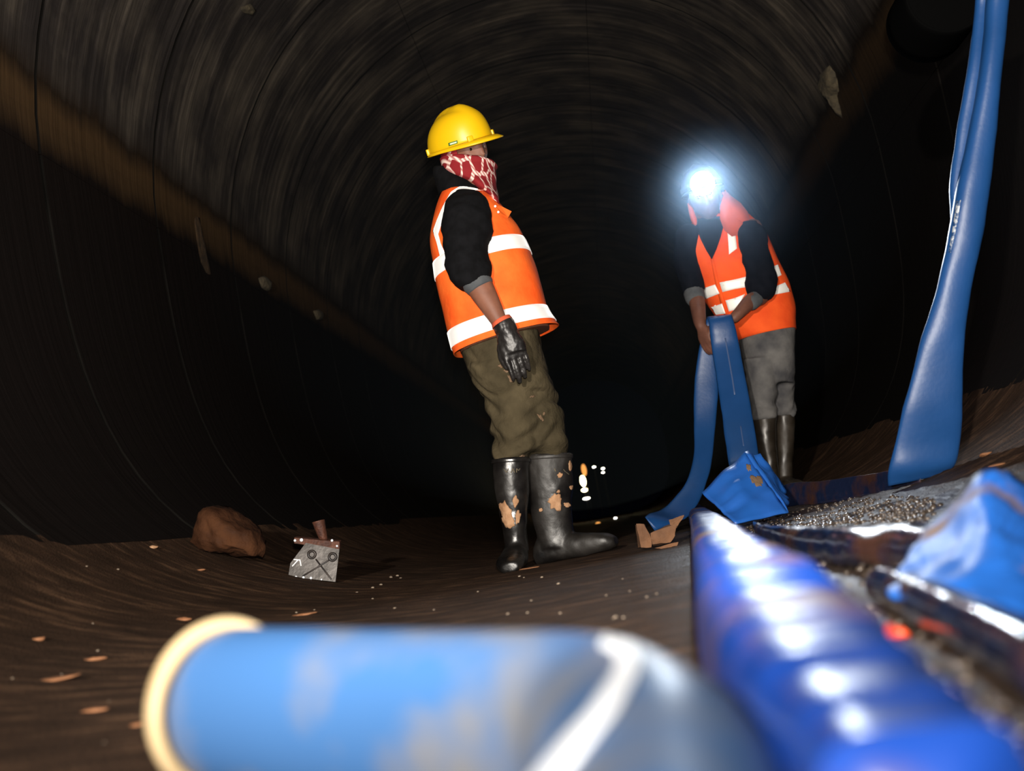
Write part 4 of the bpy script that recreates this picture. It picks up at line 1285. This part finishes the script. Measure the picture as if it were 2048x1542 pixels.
# rock by the left wall, outline from front
YR = 4.1
rc = W(456, 1066, YR)
outl = [(0, 1), (22, 0)]
R_out = [(383, 1084), (390, 1055), (405, 1028), (417, 1012), (438, 1009), (458, 1013), (480, 1032), (500, 1048), (517, 1062), (526, 1080), (529, 1098), (524, 1113), (495, 1112), (461, 1112), (430, 1104), (405, 1098)]
b2 = bmesh.new()
N_ = len(R_out); rows = []
for s_, dy in ((.25, -.16), (.6, -.14), (.88, -.09), (1.0, 0.0), (.9, .08), (.5, .13)):
    rows.append([b2.verts.new(W(456 + (a - 456) * s_, 1070 + (b - 1070) * s_ + (6 if s_ < .5 else 0), YR) + V((0, dy * .75, 0))) for a, b in R_out])
for A, B in zip(rows, rows[1:]):
    for i in range(N_): b2.faces.new((A[i], A[(i + 1) % N_], B[(i + 1) % N_], B[i]))
for row in (rows[0], rows[-1]):
    c = b2.verts.new(sum((v.co for v in row), V()) / N_)
    for i in range(N_): b2.faces.new((row[i], row[(i + 1) % N_], c))
bmesh.ops.subdivide_edges(b2, edges=b2.edges[:], cuts=2, use_grid_fill=True)
bmesh.ops.recalc_face_normals(b2, faces=b2.faces[:])
displace(b2, .014, 14); displace(b2, .006, 45)
o = build('rock', b2, M['rock'], None, recalc=True)
tag(o, 'large reddish brown rock lying by the left tunnel wall', 'rock')

# hoe head: steel blade with welded washers, crossed bars, rusty socket
YH = 4.0
hz = floorhit(625, 1160)
YH = hz.y
root = empty('hoe_head', (hz.x, YH, hz.z), 'steel hoe head with rusty socket standing on its blade left of the boots', 'tool')
b2 = bmesh.new()
pl = [(612, 1086), (679, 1099), (671, 1164), (577, 1153), (581, 1127)]
def HP(a, b, off=0.0):
    k = (1164 - b) / 80.0
    return W(a, b, YH + .03 * k - off)
b2.faces.new([b2.verts.new(HP(*p)) for p in pl])
build('blade', b2, M['steel'], root, solid=.005, smooth=False, bevel=.001)
b2 = bmesh.new()
fr = [HP(588, 1075), HP(679, 1083), HP(679, 1099), HP(588, 1087)]
bk = [p + V((0, .03, .004)) for p in fr]
vf = [b2.verts.new(p) for p in fr]; vk = [b2.verts.new(p) for p in bk]
b2.faces.new(vf); b2.faces.new(vk[::-1])
for i in range(4): b2.faces.new((vf[i], vf[(i + 1) % 4], vk[(i + 1) % 4], vk[i]))
build('top_flange', b2, M['rust'], root, smooth=False, bevel=.002)
b2 = Loft([ps(640, 1080, 655, 1080, YH + .04, .014), ps(633, 1064, 652, 1063, YH + .035, .018), ps(627, 1049, 649, 1043, YH + .03, .021), ps(625, 1045, 648, 1039, YH + .03, .022)]).bm(24, 4, False)
build('socket', b2, M['rust'], root, solid=.003)
for (a, b) in ((623.5, 1109), (665, 1114)):
    b2 = bmesh.new(); c = HP(a, b, .006); rows = []
    for i in range(24):
        t = 2 * math.pi * i / 24; e = V((math.cos(t), 0, math.sin(t)))
        rows.append([b2.verts.new(c + e * (.0125 + .0045 * math.cos(u)) + V((0, .004 * math.sin(u), 0))) for u in [math.pi * 2 * k / 8 for k in range(8)]])
    for i in range(24):
        for k in range(8): b2.faces.new((rows[i][k], rows[(i + 1) % 24][k], rows[(i + 1) % 24][(k + 1) % 8], rows[i][(k + 1) % 8]))
    build('washer', b2, M['darksteel'], root)
for A, B in (((632, 1119), (662, 1158)), ((657, 1121), (606, 1152))):
    b2 = bmesh.new(); tube(b2, [HP(*A, .004), HP(*B, .004)], [.0028, .0028], 8, 2); build('weld_bar', b2, M['darksteel'], root)
b2 = bmesh.new()
for A, B in (((588, 1119), (600, 1120)), ((600, 1120), (602, 1131)), ((596, 1120), (585, 1132))):
    tube(b2, [HP(*A, .005), HP(*B, .005)], [.0022, .0022], 6, 1)
build('white_mark', b2, M['reflect'], root)
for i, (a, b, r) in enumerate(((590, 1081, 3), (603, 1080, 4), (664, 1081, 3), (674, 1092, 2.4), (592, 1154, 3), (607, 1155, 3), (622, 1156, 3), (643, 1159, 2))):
    b2 = bmesh.new(); ball(b2, HP(a, b, .005), r * .0016); build('painted_glint', b2, M['white'], root)  # small white balls painted in for glints on the wet steel

# broken clay blocks under the blue loop
def block(pts, Y, dy, name, label, seed):
    b = bmesh.new()
    f = [b.verts.new(W(a, c, Y)) for a, c in pts]; k = [b.verts.new(W(a, c, Y) + V((random.uniform(-.01, .01), dy, random.uniform(-.008, .008)))) for a, c in pts]
    b.faces.new(f); b.faces.new(k[::-1]); n = len(pts)
    for i in range(n): b.faces.new((f[i], f[(i + 1) % n], k[(i + 1) % n], k[i]))
    bmesh.ops.triangulate(b, faces=b.faces[:])
    bmesh.ops.subdivide_edges(b, edges=b.edges[:], cuts=3, use_grid_fill=True)
    bmesh.ops.recalc_face_normals(b, faces=b.faces[:]); displace(b, .004, 40, (1, 1, 1), seed)
    o = build(name, b, M['clay'], None, smooth=False)
    return tag(o, label, 'clay block', 'broken clay blocks beside the hose')
yb = floorhit(1310, 1100).y
block([(1273, 1048), (1288, 1048), (1302, 1074), (1302, 1094), (1282, 1095)], yb + .02, .05, 'clay_block', 'leftmost upright broken clay block, between boot and fat hose', 1)
block([(1301, 1066), (1341, 1051), (1353, 1048), (1350, 1072), (1341, 1085), (1304, 1090)], yb, .07, 'clay_block', 'largest broken clay block with flat orange-brown face', 2)
block([(1338, 1040), (1368, 1030), (1362, 1042), (1353, 1056), (1340, 1052)], yb + .05, .05, 'clay_block', 'small broken clay block on top beside the fat hose', 3)
block([(1309, 1096), (1358, 1083), (1354, 1092), (1330, 1098)], yb - .02, .05, 'clay_block', 'thin flat clay slab lying in front of the broken blocks', 4)

# chips and streaks of clay on the floor
def chip(px, py, l, h, mt, label, group, name='clay_chip', cat='chip', seed=0):
    c = floorhit(px, py); s = c.y / FPX
    b = lump(c + V((0, 0, .1 * h * s)), 1.0, l * s / 2, max(h * s, .5 * l * s * .5), h * s / 2, seed, .5, 2)
    o = build(name, b, M[mt], None)
    return tag(o, label, cat, group)
big = [(367, 1240, 34, 9, 'orange clay chip behind the cream pipe rim'), (75, 1281, 32, 10, 'orange clay chip near the left edge of the frame'), (185, 1320, 62, 9, 'long reddish clay streak left of the cream pipe rim'),
       (110, 1360, 110, 9, 'longest clay streak low at the left, below the reddish one'), (190, 1422, 64, 12, 'tan clay streak close to the cream rim at lower left'), (275, 1452, 30, 10, 'small tan lump touching the view of the cream rim'),
       (606, 1230, 56, 6, 'thin yellowish clay streak above the foreground pipe'), (1058, 1137, 46, 4, 'thin orange clay sliver under the toe of the boots'), (1972, 911, 24, 10, 'upper orange chip on the ground right of the hanging hose'),
       (1998, 930, 40, 6, 'lower orange sliver on the ground right of the hanging hose'), (1764, 1135, 18, 16, 'bright orange lump beside the crumpled hose'), (1735, 1300, 20, 12, 'tan pebble on the gravel beside the fat hose'),
       (400, 1142, 26, 5, 'flat brown chip in front of the rock'), (305, 1097, 24, 8, 'small pale lump left of the rock'), (1820, 1480, 60, 40, 'rounded brown stone at the lower right corner'), (1900, 1395, 40, 26, 'grey brown stone on gravel below the dark hose')]
for i, (a, b, l, h, lab) in enumerate(big):
    chip(a, b, l, h, 'chip' if i not in (13, 11, 14, 15) else 'mud', lab, None, seed=i * 1.3)
chip(1790, 1272, 50, 44, 'redbit', 'orange-red plastic scrap on the gravel beside the fat hose', None, 'plastic_scrap', 'scrap', 9)
rnd = random.Random(3)
def lumps_into(bm_, c, r, sx, sy, sz, seed):
    n0 = len(bm_.verts)
    res = bmesh.ops.create_icosphere(bm_, subdivisions=1, radius=1)
    for v in res['verts']:
        q = v.co * (1 + .4 * noise.noise(v.co * 1.3 + V((seed, seed * 2, 0))))
        v.co = V(c) + V((q.x * sx, q.y * sy, q.z * sz)) * r
b2 = bmesh.new()
for i in range(36):
    a, b = (rnd.uniform(560, 1340), rnd.uniform(1150, 1238)) if i < 28 else (rnd.uniform(20, 300), rnd.uniform(1130, 1500))
    c = floorhit(a, b); l = rnd.uniform(4, 8) * c.y / FPX / 2
    lumps_into(b2, c + V((0, 0, l * .2)), l, 1, 1, rnd.uniform(.4, .8), i)
o = build('grit', b2, M['grit'], None); tag(o, 'tiny pale grit grains strewn over the brown floor', None, None, 'stuff')
b2 = bmesh.new()
for i in range(1500):
    a, b = (rnd.uniform(1440, 2047), rnd.uniform(1010, 1540)) if i < 700 else (rnd.uniform(1500, 1870), rnd.uniform(995, 1080))
    c = floorhit(a, b)
    if c.y > 4.5: continue
    lumps_into(b2, c, rnd.uniform(.002, .006) * (1 if c.y < 1.5 else 1.8), 1, 1, .7, i * .7)
o = build('gravel', b2, M['hose_dark' if False else 'gravel'], None); tag(o, 'small wet gravel covering the ground around the hoses', None, None, 'stuff')

# mineral deposits and seeps on the lining
def deposit(pts, thick, mt, label, name='mineral_deposit'):
    b = bmesh.new()
    cx = sum(p[0] for p in pts) / len(pts); cy = sum(p[1] for p in pts) / len(pts)
    c = wallhit(cx, cy); inn = (V((0, c.y, RA)) - c).normalized()
    rows = []
    for s_, k in ((1, .0), (.8, .6), (.4, 1.0)):
        rows.append([b.verts.new(wallhit(cx + (a - cx) * s_, cy + (d - cy) * s_) + inn * thick * k) for a, d in pts])
    n = len(pts)
    for A, B in zip(rows, rows[1:]):
        for i in range(n): b.faces.new((A[i], A[(i + 1) % n], B[(i + 1) % n], B[i]))
    ce = b.verts.new(c + inn * thick)
    for i in range(n): b.faces.new((rows[-1][i], rows[-1][(i + 1) % n], ce))
    bmesh.ops.subdivide_edges(b, edges=b.edges[:], cuts=1, use_grid_fill=True)
    displace(b, thick * .25, 30)
    o = build(name, b, M[mt], None)
    return tag(o, label, 'deposit')
deposit([(1661, 128), (1671, 142), (1675, 160), (1678, 180), (1676, 192), (1680, 212), (1685, 236), (1677, 222), (1668, 198), (1655, 186), (1642, 170), (1638, 158), (1645, 143)], .05, 'deposit', 'pointed olive mineral deposit dripping down the right side of the crown')
deposit([(386, 418), (397, 425), (402, 455), (410, 490), (418, 530), (422, 552), (412, 545), (402, 525), (394, 490), (388, 455)], .007, 'ruststain', 'rusty seep running down the left wall', 'rust_seep')
deposit([(516, 556), (527, 552), (538, 562), (541, 578), (534, 584), (522, 574)], .03, 'deposit', 'round pale deposit on the left wall right of the rusty seep')
deposit([(626, 622), (636, 619), (645, 628), (643, 640), (632, 640)], .03, 'deposit', 'smaller faint deposit on the left wall farther down the tunnel')
deposit([(478, 14), (500, 8), (512, 20), (502, 29), (484, 26)], .02, 'deposit', 'pale plaster scar on the crown near the top left')

# dark drum added where a round shadow lies, at the top edge beside the hose
Yd = 3.55
root = empty('shadow_drum', tuple(W(1890, -10, Yd)), 'added dark drum in place of a round shadow at the top edge beside the hanging hose', 'shadow_shape')
b2 = bmesh.new(); cc = W(1890, -8, Yd)
Loft([(cc + V((0, -.02, 0)), V((.112, 0, 0)), V((0, 0, .112))), (cc + V((0, .0, 0)), V((.124, 0, 0)), V((0, 0, .124))), (cc + V((0, .22, 0)), V((.124, 0, 0)), V((0, 0, .124)))]).bm(36, 4, True, b2)
build('drum', b2, M['shadow_shape'], root)

# far lamps and glowing balls painted in for their wet-floor reflections, deep in the tunnel
YL = 22.0
def far(px, py, rx, ry, mt, label, Y=YL):
    s = Y / FPX
    b = bmesh.new(); ball(b, W(px, py, Y), 1.0, rx * s, rx * s, ry * s, 16)
    o = build('lamp_and_glint', b, M[mt], None)
    c = W(px, py, Y); h = c.z - ry * s - prof(c.x)
    if h > .02:
        b = bmesh.new(); tube(b, [(c.x, Y + rx * s * .3, prof(c.x)), (c.x, Y + rx * s * .3, c.z - ry * s * .5)], [.007, .007], 6, 1); build('post', b, M['black'], o)
    return tag(o, label, 'lamp', 'distant lamps')
far(1166, 962, 5.5, 11, 'far_warm', 'brightest warm upright lamp far off right of the boots')
far(1169, 980, 6, 3.5, 'far_warm', 'low warm floor reflection under the brightest lamp, built as a glowing ball')
far(1173, 997, 7, 2, 'far_white', 'flat pale floor reflection lowest under the brightest lamp, built as a glowing ball')
far(1168, 940, 5, 12, 'far_amber', 'dim amber glow above the brightest lamp')
far(1188, 934, 3, 1.6, 'far_white', 'small white lamp upper left of the pair')
far(1206, 937, 3, 1.6, 'far_white', 'upper white lamp of the pair on the right')
far(1206, 945, 2.6, 1.3, 'far_white', 'lower white lamp of the pair on the right')
far(1231, 1036, 3, 1.4, 'far_white', 'small white floor reflection low above the boot toe, built as a glowing ball', 16)
far(1196, 1047, 5, 3, 'far_amber', 'dim amber floor reflection low behind the boot toe, built as a glowing ball', 16)

# thin damp haze in the tunnel beyond the first worker
b2 = bmesh.new(); rows = []
for yy in (5.0, 12):
    row = []
    for i in range(40):
        a = 2 * math.pi * i / 40
        x_, z_ = 1.72 * math.cos(a), 1.70 * math.sin(a)
        row.append(b2.verts.new((x_ * .98, yy, 1.87 + z_)))
    rows.append(row)
for i in range(40): b2.faces.new((rows[0][i], rows[0][(i + 1) % 40], rows[1][(i + 1) % 40], rows[1][i]))
for r_ in rows: b2.faces.new(r_)
mh = bpy.data.materials.new('damp_haze'); mh.use_nodes = True
nt = mh.node_tree; nt.nodes.clear()
out = nt.nodes.new('ShaderNodeOutputMaterial'); vs = nt.nodes.new('ShaderNodeVolumeScatter')
vs.inputs['Color'].default_value = (.50, .72, 1, 1); vs.inputs['Density'].default_value = .034; vs.inputs['Anisotropy'].default_value = .78
nt.links.new(vs.outputs[0], out.inputs['Volume'])
o = build('haze', b2, mh, None)
tag(o, 'thin damp haze filling the tunnel around the headlamp', None, None, 'stuff')
